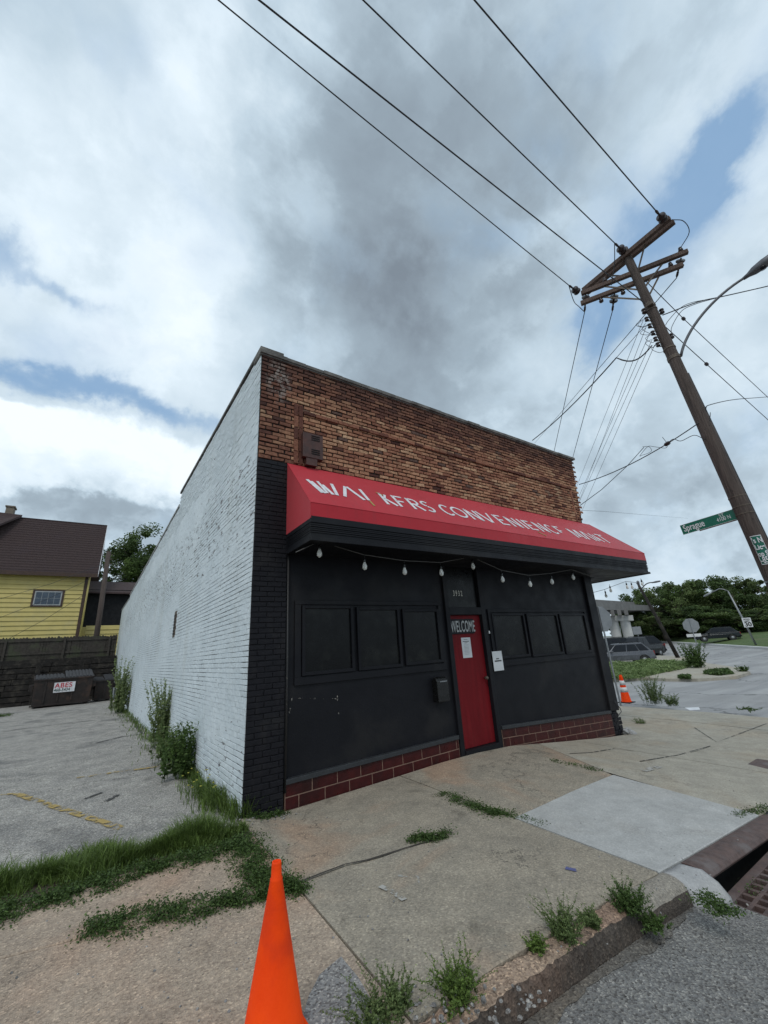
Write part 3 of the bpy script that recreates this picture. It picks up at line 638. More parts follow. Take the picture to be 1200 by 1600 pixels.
# shopfront
zl=lambda x: .18+(x-.5)*.018 if x<3.8 else .215-(x-4.36)*.053
def gnd(x): return G(x,0)-.12
def front(x0,x1,y,z0fn,z1,mt,name,th=.05,label=None):
    b=MB(); b.prism([(x0,y,z0fn(x0)),(x1,y,z0fn(x1)),(x1,y,z1),(x0,y,z1)],(0,1,0),th); o=b.build(name,mt,store)
    if label: tag(o,label)
    return o
front(.47,3.32,.03,lambda x:zl(x),3.05,M['black_paint'],'panel'); front(4.28,7.80,.03,lambda x:zl(x),3.05,M['black_paint'],'panel')
for x0,x1,rows_ in ((.49,3.30,3),(4.30,7.72,4)):
    lb=MB(); lb.prism([(x0,-.035,zl(x0)),(x1,-.035,zl(x1)),(x1,-.035,zl(x1)+.055),(x0,-.035,zl(x0)+.055)],(0,1,0),.07); lb.build('ledge',M['ledge'],store,bevel=.005)
    gb_=MB(); gb_.prism([(x0,-.009,gnd(x0)-.3),(x1,-.009,gnd(x1)-.3),(x1,-.009,zl(x1)-.002),(x0,-.009,zl(x0)-.002)],(0,1,0),.05); gb_.build('grout',M['grout'],store)
    tb=MB(); tw=.345
    for r_ in range(rows_):
        x=x0-(r_%2)*tw/2
        while x<x1:
            a=max(x,x0)+.0055; e=min(x+tw,x1)-.0055
            if e-a>.02:
                q=lambda X,d: zl(X)-.004-.135*(r_+d)
                tb.add([(a,-.012,q(a,1)+.012),(e,-.012,q(e,1)+.012),(e,-.012,q(e,0)),(a,-.012,q(a,0)),(a,.02,q(a,1)+.009),(e,.02,q(e,1)+.009),(e,.02,q(e,0)),(a,.02,q(a,0))],[(0,1,2,3),(0,4,5,1),(1,5,6,2),(2,6,7,3),(3,7,4,0)])
            x+=tw
    tag(tb.build('block_base',M['tile'],store,bevel=.003),'maroon glazed block base')
def window(x0,x1,z0,z1,lab=None):
    f=MB(); y0=-.012; w_=.045
    f.box(x0,x0+w_,y0,.03,z0,z1); f.box(x1-w_,x1,y0,.03,z0,z1); f.box(x0+w_,x1-w_,y0,.03,z1-w_,z1); f.box(x0+w_,x1-w_,y0,.03,z0,z0+w_)
    o=f.build('window',M['black_paint'],store,bevel=.004)
    p=MB(); p.box(x0+w_,x1-w_,.018,.0295,z0+w_,z1-w_); q=p.build('board',M['black_gloss'],o); q.matrix_parent_inverse=o.matrix_parent_inverse; q.matrix_parent_inverse=Matrix()
    return o
for x0,x1,z0,z1 in ((.70,1.50,1.36,2.27),(1.56,2.34,1.36,2.25),(2.40,3.16,1.37,2.22),(4.46,5.40,1.33,2.14),(5.47,6.50,1.31,2.13),(6.57,7.55,1.29,2.12)): window(x0,x1,z0,z1)
fr=MB(); 
for x0,x1,z0,z1 in ((.60,3.24,1.25,2.34),(4.38,7.64,1.20,2.22)):
    fr.box(x0,x1,.004,.0295,z0,z0+.10); fr.box(x0,x1,.004,.0295,z1-.06,z1); fr.box(x0,x0+.09,.004,.0295,z0+.1,z1-.06); fr.box(x1-.07,x1,.004,.0295,z0+.1,z1-.06)
fr.build('window_surround',M['black_paint'],store,bevel=.004)
# thin conduit up the left side and right pier
cn=MB(); cn.tube([(.485,-.02,.1),(.49,-.02,1.4),(.485,-.02,3.0)],.014,8); cn.build('conduit',M['conduit'],store,smooth=True)
rp=MB(); rp.prism([(7.72,-.03,.08),(8.06,-.03,.06),(8.10,-.03,2.98),(7.80,-.03,2.98)],(0,1,0),.3); rp.build('right_pier',M['black_paint'],store,bevel=.01)
rb=MB()
bricks(rb,lambda u,z,d:(u,.02-d,z),7.73,8.12,-.55,.05,.15,.08,.012,.02,41,jc=.01,skip=lambda u,z:u>8.0 and z>-.1); rb.box(7.73,8.02,.02,.25,-.6,.06)
rb.build('broken_masonry',M['black_brick'],store)
# door set back in a black frame
df=MB(); df.box(3.32,3.41,-.02,.12,-.1,3.05); df.box(4.19,4.28,-.02,.12,-.14,3.05); df.box(3.41,4.19,-.02,.12,2.12,2.25); df.box(3.41,4.19,-.0,.12,2.98,3.05); df.box(3.41,4.19,-.04,.2,-.14,.045)
df.build('door_frame',M['black_paint'],store,bevel=.005)
dp=MB(); dp.box(3.41,4.19,.04,.06,2.25,2.98); dp.build('transom_board',M['black_gloss'],store)
dr=MB(); dr.box(3.415,4.185,.05,.09,.05,2.115); door=dr.build('door',M['door'],store,bevel=.004); tag(door,'red painted plywood door')
def sub(b,name,mt,par,**k):
    o=b.build(name,mt,None,**k); o.parent=par; return o
sub(MB().box(3.43,4.0,.03,.049,1.80,2.05),'name_board',M['black_paint'],door)
wt=text('welcome_lettering','WELCOME',.265,M['letter_grey'],(3.44,.028,1.835),(1,0,0),(0,0,1),None,sx=.42,bold=.004,space=1.12); wt.parent=door
kb=MB(); kb.lathe((4.11,.05,1.05),[(.0,0),(.012,0),(.012,.04),(.028,.045),(.03,.07),(.018,.085),(0,.085)],12,(0,-1,0)); sub(kb,'handle',M['steel_dark'],door,smooth=True)
ht=text('house_number','3932',.135,M['num'],(3.585,.037,2.455),(1,0,0),(0,0,1),store,sx=.62,space=1.5,bold=.003)
# scuffs on the left panel
sc_=MB()
for (a,b_) in (((456,1098),(456,1091)),((456,1091),(527,1092)),((527,1087),(529,1116)),((455,1100),(450,1122))):
    p=onY(*a,.029);q=onY(*b_,.029); sc_.beam((p.x,.0285,p.z),(q.x,.0285,q.z),.004,.012,(0,0,1) if abs(p.x-q.x)>.1 else (1,0,0))
M['scuff']=worn('scraped_paint',(.30,.28,.25,1),.53)
sc_.build('scrape_mark',M['scuff'],store)
# brown louvred vent box above the awning
vb=MB(); vb.box(.66,1.0,-.11,0,4.50,4.93); ven=vb.build('vent_box',M['vent'],store,bevel=.008)
for zz_ in (4.88,4.64):
    lv=MB()
    for k in range(3): lv.box(.80,.94,-.118,-.11,zz_-.035*k,zz_+.013-.035*k)
    sub(lv,'louvre',M['dark_hole'],ven) 
bt=MB(); bt.box(.72,.9,-.10,0,4.38,4.52); bt.build('vent_bracket',M['vent'],store)
# awning
AX0,AX1,AD,ZA,ZF,ZV=.45,8.40,.86,4.375,3.46,3.25
XR=AX1+AD
aw=MB()
pt=dict(a=(AX0,-.012,ZA),b=(AX0,-AD,ZF),c=(AX0,-AD,ZV),d=(AX0,-.012,ZV),e=(8.62,-.012,ZA),f=(XR,-AD,ZF),g=(XR,-AD,ZV),h=(8.62,2.2,ZA),i=(XR,2.2,ZF),j=(XR,2.2,ZV),k=(8.40,2.2,ZV))
ks=list(pt); V_=[pt[k] for k in ks]; ix={k:i for i,k in enumerate(ks)}
aw.add(V_,[[ix[c] for c in f_] for f_ in ('bfea','cgfb','abcd'[::-1],'fihe','gjif','hijk')])
canopy=aw.build('awning',M['red'],store); tag(canopy,'red vinyl awning with worn white lettering')
so_=canopy.modifiers.new('thick','SOLIDIFY'); so_.thickness=.006
# seam piping along the folds
sp_=MB()
for a,b_ in ('bf','ab','ef','bc','fi'): sp_.tube([pt[a],pt[b_]],.005,6)
sub(sp_,'seam',M['red'],canopy)
# weathered lettering, cut as separate strokes on the slope
SV=(Vector(pt['a'])-Vector(pt['b'])); SV.normalize(); SN=Vector((1,0,0)).cross(SV); 
if SN.y>0: SN=-SN
def lp(u,v,off=.006): return Vector((u,-AD,ZF))+SV*v+SN*off
def stroke(b,p,q,wd,mi=0):
    p2=lp(*p);q2=lp(*q); b.beam(p2,q2,wd,.004,SN,mi)
LW=.052
def letter(b,ch,x,w_,v0,h_):
    L=lambda *s:[stroke(b,(x+a*w_,v0+c*h_),(x+d*w_,v0+e*h_),LW*(.8 if len(rest)and rest[0] else 1)) for a,c,d,e,*rest in s]
    def arc(cx,cy,rx_,ry,a0,a1,n=9,wd=LW*.85):
        P_=[(x+(cx+rx_*math.cos(R_(a0+(a1-a0)*i/n)))*w_, v0+(cy+ry*math.sin(R_(a0+(a1-a0)*i/n)))*h_) for i in range(n+1)]
        for i in range(n): stroke(b,P_[i],P_[i+1],wd)
    if ch=='W': L((-.12,1,.18,0),(.30,1,.40,.05,1),(.02,.9,.3,0,1)); L((.42,.75,.62,0),(.9,1,.78,.0))
    elif ch=='A': L((.0,.02,.42,1),(.5,1,.95,0))
    elif ch=='a': L((.0,.0,.42,1),(.46,1,.9,0))
    elif ch=='L': L((.3,1,.32,.05)); stroke(b,(x+.36*w_,v0-.02*h_),(x+.42*w_,v0-.38*h_),.035,1)
    elif ch=='K': L((.1,1,.1,.0),(.5,.9,.2,.5,1),(.2,.55,.8,0)); stroke(b,(x-.02,v0+h_),(x+.09,v0+h_*.85),.03,1)
    elif ch=='F': L((.1,1,.1,0),(.1,.94,.85,.94,1),(.1,.5,.7,.5,1))
    elif ch=='f': L((.1,1,.1,.25),(.1,.94,.8,.94,1),(.3,.5,.6,.5,1))
    elif ch=='E': L((.1,1,.1,0),(.1,.94,.85,.94,1),(.1,.5,.7,.5,1),(.1,.07,.85,.07,1))
    elif ch=='R': L((.1,1,.1,0),(.1,.94,.5,.94,1),(.15,.48,.5,.48,1),(.4,.45,.9,0)); arc(.5,.71,.28,.23,90,-90)
    elif ch=='r': L((.1,.9,.1,0),(.55,.8,.55,.15),(.7,.5,.9,0,1))
    elif ch=='S': arc(.5,.75,.34,.2,35,270); arc(.5,.26,.36,.22,90,-145)
    elif ch=='C': arc(.5,.5,.42,.45,45,315,14)
    elif ch=='O': arc(.5,.5,.44,.45,0,360,18)
    elif ch=='N': L((.1,1,.1,0),(.1,1,.85,0),(.85,1,.85,0))
    elif ch=='V': L((.0,1,.45,0),(.9,1,.5,0,1))
    elif ch=='I': L((.5,1,.5,0))
    elif ch=='M': L((.05,1,.05,0),(.1,1,.45,.15,1),(.8,1,.5,.15,1),(.9,1,.9,0))
    elif ch=='T': L((.5,1,.5,0),(.02,.94,.98,.94,1))
lt=MB()
for ch,x,w_ in (('W',.66,.38),('A',1.08,.34),('L',1.42,.2),('K',1.80,.25),('F',2.05,.24),('R',2.33,.25),('S',2.60,.22),('C',3.00,.27),('O',3.26,.33),('N',3.64,.30),('V',3.97,.33),('E',4.40,.25),('N',4.73,.30),('I',5.08,.12),('E',5.26,.25),('N',5.58,.30),('C',5.94,.28),('f',6.30,.24),('M',6.82,.36),('a',7.24,.33),('r',7.62,.28),('T',7.93,.32)):
    v0=.345-.011*(x-.6)
    letter(lt,ch,x,w_,v0,.385)
stroke(lt,(5.33,.22),(5.46,.10),.03,1)
sub(lt,'awning_lettering',[M['letter'],M['letter_gold']],canopy)
# black cornice box below the awning
BZ0,BZ1=2.955,ZV+.03; BX1=XR-.02
bx=MB(); y0=-AD+.015
bx.box(AX0+.01,BX1,y0,.0,BZ0+.02,BZ1); bx.box(8.36,BX1,0.002,2.18,BZ0+.02,BZ1)
bx.build('cornice_box',M['black_paint'],store)
gv=MB()
for z_,t2,d in ((BZ1-.085,.085,.016),(BZ1-.115,.018,.010),(BZ1-.14,.018,.016),(BZ1-.165,.018,.010),(BZ1-.19,.018,.016),(BZ1-.215,.018,.010),(BZ0,.045,.030)):
    gv.box(AX0-.002,BX1+d,y0-d,y0-.0005,z_,z_+t2); gv.box(BX1+.0005,BX1+d,y0,2.18,z_,z_+t2)
    gv.box(AX0+.01-d*.6,AX0+.0095,y0+.001,-.03,z_,z_+t2)
gv.build('cornice_moulding',M['black_paint'],store,bevel=.004)
# plaster lump at the broken right foot, and hanging cable
pl=MB(); 
r3=random.Random(5)
for k in range(9):
    c=(8.12+r3.uniform(-.06,.2),-.06+r3.uniform(-.08,.1),G(8.1,0)+r3.uniform(0,.06)); s_=r3.uniform(.03,.09)
    pl.lathe(c,[(0,-s_*.5),(s_*.8,-s_*.3),(s_,0),(s_*.6,s_*.5),(0,s_*.7)],7,(r3.uniform(-1,1),r3.uniform(-1,1),1.5))
tag(pl.build('plaster_rubble',M['curb_white']),'pile of broken white plaster at the right foot of the shopfront','rubble')
cl=MB(); cl.tube([onY(960,1095,-.05),onY(969,1107,-.07),onY(971,1112,-.08),onY(966,1118,-.06),onY(964,1113,-.05)],.008,6); cl.build('loose_cable',M['wire'],store,smooth=True)
# mailbox, notices
mb=MB(); 
mp_=[(0,0),(0,.31),(.05,.36),(.10,.34),(.13,.30),(.13,.0)]
x0,x1,zb0=2.90,3.13,.80
mb.prism([(x0,.03-y,zb0+z) for y,z in mp_],(1,0,0),x1-x0); mbx=mb.build('mailbox',M['plastic_black'],bevel=.008); tag(mbx,'black wall mailbox on the black panel left of the red door','mailbox')
hl=MB(); hl.box(x0+.06,x1-.03,-.105,-.099,zb0+.285,zb0+.297); sub(hl,'slot_trim',M['steel'],mbx)
def notice(p0,p1,y,label,lines,big=None):
    n_=MB(); n_.box(p0[0],p1[0],y-.002,y,p1[1],p0[1]); o=n_.build('paper_notice',M['paper']); tag(o,label,'notice')
    k=MB(); 
    for (a,b_,z,t) in lines: k.box(p0[0]+a,p0[0]+b_,y-.0032,y-.0022,p0[1]-z-t,p0[1]-z)
    sub(k,'printed_lines',M['ink'],o); return o
notice((3.665,1.735),(3.885,1.40),.05,'white typed sheet taped on the red door under the WELCOME board','x' and [(.06,.15,.03,.006),(.03,.18,.06,.01),(.07,.14,.085,.008)]+[(.05,.16,.12+.022*i,.003) for i in range(8)])
notice((4.32,1.47),(4.575,1.14),-.0135,'larger white notice on the black panel right of the red door',[(.085,.16,.12,.018),(.04,.22,.155,.022)])
tg=MB(); tg.box(4.345,4.375,.01,.029,1.78,1.83); tag(tg.build('doorbell',M['refl'],bevel=.004),'small white doorbell button on the wall above the larger notice','doorbell')
# sign plate / old meter on the side wall
so2=MB(); so2.box(KW*5.7-.02,KW*5.7+.05,5.52,5.80,2.20,2.80,0); mtr=so2.build('wall_plate',M['steel_dark'],store)
dk=MB(); 
for k in range(7): dk.box(KW*5.7-.028,KW*5.7-.0205,5.55,5.77,2.26+k*.07,2.295+k*.07)
sub(dk,'slots',M['dark_hole'],mtr)
# ---------------------------------------------------------------- string lights
def strand(label,tops,anchors,y,sag_bulb=.10):
    o=thing('string_light',label,'string lights',tuple(anchors[0]))
    c=MB()
    pts=[]
    for a,b_ in zip(anchors[:-1],anchors[1:]):
        for i in range(6): pts.append(a.lerp(b_,i/6)-Vector((0,0,.0)))
    pts.append(anchors[-1]); c.tube(pts,.006,6); c.build('cord',M['cord'],o,smooth=True)
    for t in tops:
        s=MB(); s.tube([t,t-Vector((0,0,.045))],.005,6); s.lathe(t-Vector((0,0,.105)),[(0,0),(.016,0),(.019,.012),(.017,.05),(.010,.062),(0,.062)],10)
        so3=s.build('socket',M['plastic_black'],o,smooth=True)
        b=MB(); b.lathe(t-Vector((0,0,.215)),[(0,0),(.014,.003),(.030,.020),(.035,.044),(.031,.068),(.020,.095),(.015,.11),(0,.11)],12)
        bo=b.build('bulb',M['bulb'],o,smooth=True)
        f_=MB(); f_.tube([t-Vector((0.006,0,.18)),t-Vector((-.004,0,.13)),t-Vector((.006,0,.12))],.003,4); sub(f_,'filament',M['filament'],bo)
    return o
pxs=[(499,846),(569,867),(631,876),(688,879),(737,870),(783,891),(826,899),(860,896),(893,890)]
tops=[onY(x,y,-.62) for x,y in pxs]
strand('long string of clear bulbs sagging under the cornice across the black shopfront',tops,[onY(462,863,-.62)]+[t.copy() for t in tops]+[onY(922,900,-.4)],-.62)
pr=[(944.7,921),(952,913),(977.7,908.5),(985.5,908.5),(1001,904)]
rt=[onY(x,y,.35) for x,y in pr]
strand('short string of clear bulbs looped under the right end of the awning',rt,[onY(926,926,.35),rt[0],onY(960,915,.35),rt[2],onY(993,910,.35),onY(1000,918,.35),onY(1005.5,917,.35),onY(1005,910,.35),rt[4]],.35)
# ---------------------------------------------------------------- traffic cones
def cone(name,label,x,y,z,H,r0,r1,base,mats,bands=(),group=None):
    o=thing(name,label,'traffic cone',(x,y,z),group)
    b=MB(); prof=[]
    n=24; t=.03
    b.box(x-base,x+base,y-base,y+base,z,z+t); b.build('base',mats[1],o,bevel=.008)
    c=MB(); c.lathe((x,y,z+t),[(r0*1.12,0),(r0*1.08,.02),(r0,.03),(r1*1.35,H-.075),(r1*1.35,H-.068),(r1*1.16,H-.064),(r1*1.05,H-.012),(r1*.98,H-.004),(r1*.62,H-.003),(r1*.55,H-.05),(0,H-.06)],32)
    c.build('body',mats[0],o,smooth=False,bevel=0).data.polygons.foreach_set('use_smooth',[True]*len(c.f))
    for a,e in bands:
        f=lambda h:r0+(r1*1.35-r0)*((h-.03)/(H-.105))+.002
        c=MB(); c.lathe((x,y,z+t),[(f(a),a),(f(e),e)],32); c.build('collar',M['refl'],o,smooth=True)
    return o
cp=onZ(437,1346,.70)
cone('traffic_cone','tall plain orange traffic cone on the tan pavement in the foreground',cp.x-.015,cp.y,G(cp.x,cp.y)+.004,.665,.135,.021,.18,[M['orange'],M['orange']])
c2=onG(984,1097); cone('traffic_cone','small far orange cone with white collars and black base beside the signpost',c2.x-.2,c2.y,G(c2.x,c2.y)+.004,.84,.15,.04,.2,[M['orange'],M['rubber']],((.30,.45),(.52,.66)))
# ---------------------------------------------------------------- utility pole
PB=Vector((9.495,-3.158,-.5)); PT=Vector((9.343,-2.434,11.92)); AXI=(PT-PB).normalized()
def ax(z): return PB+AXI*((z-PB.z)/AXI.z)
def pr_(z): return .185-.085*(z+.5)/12.4
up=thing('utility_pole','leaning brown wooden utility pole with three crossarm sets at the street corner','utility pole',tuple(PB))
b=MB(); n=26; b.tube([ax(-.6+12.52*i/n) for i in range(n+1)],[pr_(-.6+12.52*i/n)*(1+.015*math.sin(i*2.1)) for i in range(n+1)],20); b.build('pole_shaft',M['pole'],up,smooth=True)
dA=Vector((-.058,-1,0)).normalized(); 
A0,A1=Vector((9.41,-1.14,11.62)),Vector((9.27,-3.62,11.62)); B0,B1=Vector((8.72,-1.30,11.02)),Vector((9.95,-3.56,11.02)); C0,C1=Vector((8.72,-1.22,10.72)),Vector((9.92,-3.38,10.72))
def perp(a,b_): d=(b_-a).normalized(); return Vector((-d.y,d.x,0))
for (p,q,offs) in ((A0,A1,(-.15,.15)),(B0,B1,(.15,)),(C0,C1,(-.15,))):
    pass
for off in (-.10,.10):
    b=MB(); s_=perp(A0,A1)*off; b.beam(A0+s_,A1+s_,.10,.13); b.build('crossarm',M['arm'],up,bevel=.008)
b=MB(); s_=perp(B0,B1)*.0; b.beam(B0+s_,B1+s_,.10,.125); b.build('crossarm',M['arm'],up,bevel=.008)
b=MB(); b.beam(C0,C1,.10,.125); b.build('crossarm',M['arm'],up,bevel=.008)
def brace(a,b_): q=MB(); q.beam(a,b_,.012,.045,(0,0,1)); q.build('brace',M['steel_dark'],up)
brace(A0.lerp(A1,.72)-Vector((0,0,.05)),ax(10.85)); brace(A0.lerp(A1,.28)-Vector((0,0,.05)),ax(10.85))
brace(B0.lerp(B1,.22)-Vector((0,0,.05)),ax(10.35)); brace(B0.lerp(B1,.78)-Vector((0,0,.05)),ax(10.35))
brace(C0.lerp(C1,.22)-Vector((0,0,.05)),ax(10.0)); brace(C0.lerp(C1,.78)-Vector((0,0,.05)),ax(10.0))
def insul(p,d,nd=2,r=.11,l=.12):
    """string of bell discs starting at p running along d"""
    d=Vector(d).normalized(); b=MB(); prof=[(0,0),(.02,0)]
    z=.05
    for k in range(nd): prof+=[(.025,z),(r,z+.015),(r*.95,z+.045),(.04,z+.065),(.025,z+l)]; z+=l
    prof+=[(.02,z+.05),(.03,z+.06),(.03,z+.16),(.008,z+.22),(0,z+.22)]
    b.lathe(p,prof,12,d); b.build('insulator',M['ceramic'],up,smooth=True); return p+d*(z+.22)
WD=Vector((-1,0,.02))
ia=insul(A0+Vector((-.15,.12,0)),WD); ib=insul(A1+Vector((-.15,-.0,.0))+Vector((0,.12,0)),WD); ic=insul(ax(11.75)+Vector((-.1,0,0)),WD)
dS=Vector((.772,.636,0)).normalized()
i1=insul(B0.lerp(B1,.04)-Vector((0,0,.1)),dS*.9+Vector((0,0,-.35))); i2=insul(C0.lerp(C1,.34)+dS*.0-Vector((0,0,.1)),dS*.9+Vector((0,0,-.35))); i3=insul(B0.lerp(B1,.93)-Vector((0,0,.12)),dS*.9+Vector((0,0,-.35)))
for p in (B0.lerp(B1,.95)+Vector((0,0,.07)),B0.lerp(B1,.25)+Vector((0,0,.07)),C0.lerp(C1,.9)+Vector((0,0,.07)),C0.lerp(C1,.2)-Vector((0,0,.22)),C0.lerp(C1,.42)-Vector((0,0,.22))):
    b=MB(); b.lathe(p,[(0,0),(.02,0),(.055,.02),(.06,.06),(.03,.08),(.045,.10),(.04,.14),(0,.16)],12); b.build('pin_insulator',M['ceramic'],up,smooth=True)
def jumper(pts,r=.011): b=MB(); b.tube(smooth(pts,5),r,6); b.build('jumper_wire',M['wire'],up,smooth=True)
jumper([A1+Vector((0,0,0)),A1+Vector((.25,-.15,-.05)),A1+Vector((.38,-.15,-.35)),B1+Vector((-.05,.1,.2))])
jumper([ia,A0+Vector((-.3,.25,-.3)),B0+Vector((.0,.15,-.35)),i1]); jumper([ic,ax(11.4)+Vector((-.35,.25,0)),C0.lerp(C1,.35)+Vector((-.1,0,.15))])
# secondary rack: brackets, spool insulators and loops
for z_,r_,h_ in ((9.72,.012,.06),(9.60,.012,.03),(7.98,.012,.09),(8.3,.012,.04),(3.85,.008,.022),(4.02,.008,.022),(4.24,.008,.022)):
    b=MB(); b.lathe(ax(z_),[(pr_(z_)+r_,0),(pr_(z_)+r_,h_)],20,AXI); b.build('pole_band',M['steel_dark'],up)
b=MB(); b.box(ax(9.7).x-.2,ax(9.7).x-.08,ax(9.7).y-.12,ax(9.7).y+.02,9.66,9.78); b.build('clevis_plate',M['steel_dark'],up,bevel=.01)
rack=[]
side=(-Vector((.636,-.772,0))).normalized()
for k,z in enumerate((9.35,9.12,8.88,8.68,8.5)):
    c=ax(z)+Vector((-.17,.14,0)); s=MB(); s.lathe(c-Vector((0,0,.05)),[(0,0),(.045,0),(.05,.02),(.03,.04),(.03,.06),(.05,.08),(.045,.1),(0,.1)],12); s.build('spool_insulator',M['ceramic'],up,smooth=True)
    
    for dz_ in (.055,-.06): k2=MB(); k2.beam(ax(z)+Vector((-.06,.06,dz_)),c+Vector((0,0,dz_)),.03,.012); k2.build('rack_bracket',M['steel_dark'],up)
    rack.append(c)
for c in (ax(9.55)+Vector((.18,-.14,0)),ax(8.75)+Vector((.2,-.1,0)),ax(9.55)+Vector((-.25,.1,0))):
    s=MB(); s.lathe(c-Vector((0,0,.06)),[(0,0),(.055,0),(.06,.03),(.035,.05),(.035,.07),(.06,.09),(.055,.12),(0,.12)],12); s.build('spool_insulator',M['ceramic'],up,smooth=True)
rr=random.Random(3)
for k in range(7):
    a=rack[k%5]+Vector((rr.uniform(-.1,.02),rr.uniform(0,.1),0)); jumper([a,a+Vector((-.15,.1,rr.uniform(-.2,-.1))),a+Vector((-.1,.0,rr.uniform(-.35,-.25))),a+Vector((.05,-.05,rr.uniform(-.3,-.1)))],.006)
cdt=MB(); cdt.tube([ax(z)+Vector((pr_(z)*.35,-pr_(z)*.95,0)) for z in (-.5,2,5,7.5)],.018,8); cdt.build('ground_wire',M['wire'],up,smooth=True)
b=MB(); b.lathe(ax(2.42),[(pr_(2.4)+.006,0),(pr_(2.4)+.006,.03)],20,AXI); b.build('pole_band',M['steel'],up)
# phone-number sticker on the pole: green with pale letters, curved round the wood
def onpole(z,ang,r=0.): 
    c=ax(z); v=Vector((math.cos(ang),math.sin(ang),0)); return c+v*(pr_(z)+.004+r)
base_ang=math.atan2(CAM[1]-ax(3).y,CAM[0]-ax(3).x)
post=MB()
z0_,z1_=2.76,3.36
a0=base_ang+.62; a1=base_ang-.78 
a0,a1=base_ang-.55,base_ang+.55
nseg=10; vs=[];fs=[]
for i in range(nseg+1):
    a=a0+(a1-a0)*i/nseg; vs+=[onpole(z0_,a,.0),onpole(z1_,a,.0)]
for i in range(nseg): fs.append((2*i,2*i+2,2*i+3,2*i+1))
post.add(vs,fs)
pz=post.build('pole_sticker',M['green_sign']); tag(pz,'green and white phone number sticker wrapped on the utility pole','sticker')
sm_=pz.modifiers.new('t','SOLIDIFY'); sm_.thickness=.002
bd=MB()
def arcstrip(b,za,zb_,aa,ab,r=.003):
    vs=[];fs=[];n=8
    for i in range(n+1): a=aa+(ab-aa)*i/n; vs+=[onpole(za,a,r),onpole(zb_,a,r)]
    b.add(vs,[(2*i,2*i+2,2*i+3,2*i+1) for i in range(n)])
arcstrip(bd,z1_-.015,z1_,a0,a1); arcstrip(bd,z0_,z0_+.015,a0,a1); arcstrip(bd,z0_,z1_,a0,a0+.05); arcstrip(bd,z0_,z1_,a1-.05,a1)
sub(bd,'border',M['letter'],pz)
fwd=Vector((math.cos(base_ang),math.sin(base_ang),0)); rt_=Vector((-math.sin(base_ang),math.cos(base_ang),0))
if rt_.dot(Vector(ROT[0]))<0: rt_=-rt_
for k,(s,sz) in enumerate((("'s N",.15),('Lice',.14),('op S',.14),('-851',.18))):
    zb=z1_-.15-.14*k; o=ax(zb)-rt_*.125; cu=text('sticker_lettering',s,sz,M['letter'],(0,0,0),(1,0,0),(0,1,0),None,sx=.8,bold=.004,ext=.0)
    xs_v=[v.co.x for v in cu.data.vertices]; lo,hi=min(xs_v),max(xs_v)
    for v in cu.data.vertices:
        u_=((v.co.x-lo)/(hi-lo)-.5)*.155; zz_=zb+v.co.y; r_=pr_(zz_)+.015; s2=max(-.98,min(.98,u_/r_)); p=ax(zz_)+rt_*u_+fwd*(r_*math.sqrt(1-s2*s2)); v.co=p
    cu.parent=pz
# street name blade clamped to the pole
xs0=9.42
sL=Vector((xs0,-1.66,4.0)); 
P1=onX(1065,828.5,xs0); P2=onX(1146,804,xs0)
sg=thing('street_name_sign','green street name sign reading Sprague St 4100 N fixed to the utility pole','street sign',(xs0,P2.y,P2.z))
xd=(P2-P1).normalized(); nd=Vector((-1,0,0)); yd=nd.cross(xd).normalized()
if yd.z<0: yd=-yd
HS=.235; Lg=(P2-P1).length+.08
q=MB(); q.beam(P1,P1+xd*Lg,.006,HS,yd); q.build('blade',M['green_sign'],sg,bevel=.002)
q=MB()
off=nd*.0045
for s_ in(-1,1): q.beam(P1+yd*s_*(HS/2-.004)+off,P1+xd*Lg+yd*s_*(HS/2-.004)+off,.002,.005,yd)
q.build('blade_edge',M['letter'],sg)
text('sign_lettering','Sprague',.215,M['letter'],P1+xd*.045-yd*.055+nd*.0045,xd,yd,sg,sx=.62,bold=.002)
text('sign_lettering','ST',.10,M['letter'],P1+xd*(Lg*.70)+yd*.03+nd*.0045,xd,yd,sg,sx=.9)
text('sign_lettering','4100 N',.125,M['letter'],P1+xd*(Lg*.64)-yd*.06+nd*.0045,xd,yd,sg,sx=.68)
q=MB(); q.beam(P1+xd*Lg*.3-yd*(HS/2+.012),P1+xd*Lg*1.0-yd*(HS/2+.012),.014,.02,yd); q.build('sign_bracket',M['steel_dark'],sg)
# street lamp on its curved arm, fixed to the pole
lb=ax(8.05)+Vector((.12,-.12,0)); le=onZ(1165,433,9.55); lhd=onZ(1212,398,9.68)
sl=thing('street_lamp','grey cobra head street lamp on a curved arm above the utility pole sign','street lamp',tuple(lb))
m1=lb.lerp(le,.3)+Vector((0,0,.38)); m2=lb.lerp(le,.65)+Vector((0,0,.30))
def bez(p,a,b_,q,n=16): return [p*(1-t)**3+a*3*t*(1-t)**2+b_*3*t*t*(1-t)+q*t**3 for t in [i/n for i in range(n+1)]]
q=MB(); q.tube(bez(lb,lb.lerp(le,.15)+Vector((0,0,.45)),lb.lerp(le,.6)+Vector((0,0,.42)),le),.032,10); q.build('lamp_arm',M['aluminium'],sl,smooth=True)
q=MB(); d=(lhd-le).normalized(); q.lathe(le-d*.05,[(0,0),(.04,0),(.055,.10),(.10,.22),(.12,.42),(.11,.58),(.05,.68),(0,.68)],14,d)
for i,v in enumerate(q.v): 
    vv=Vector(v); 
q.build('lamp_head',M['aluminium'],sl,smooth=True)
q=MB(); q.lathe(le+d*.32+Vector((0,0,-.08)),[(0,-.05),(.07,-.03),(.09,0),(0,.01)],12); q.build('lens',M['glass'],sl,smooth=True)
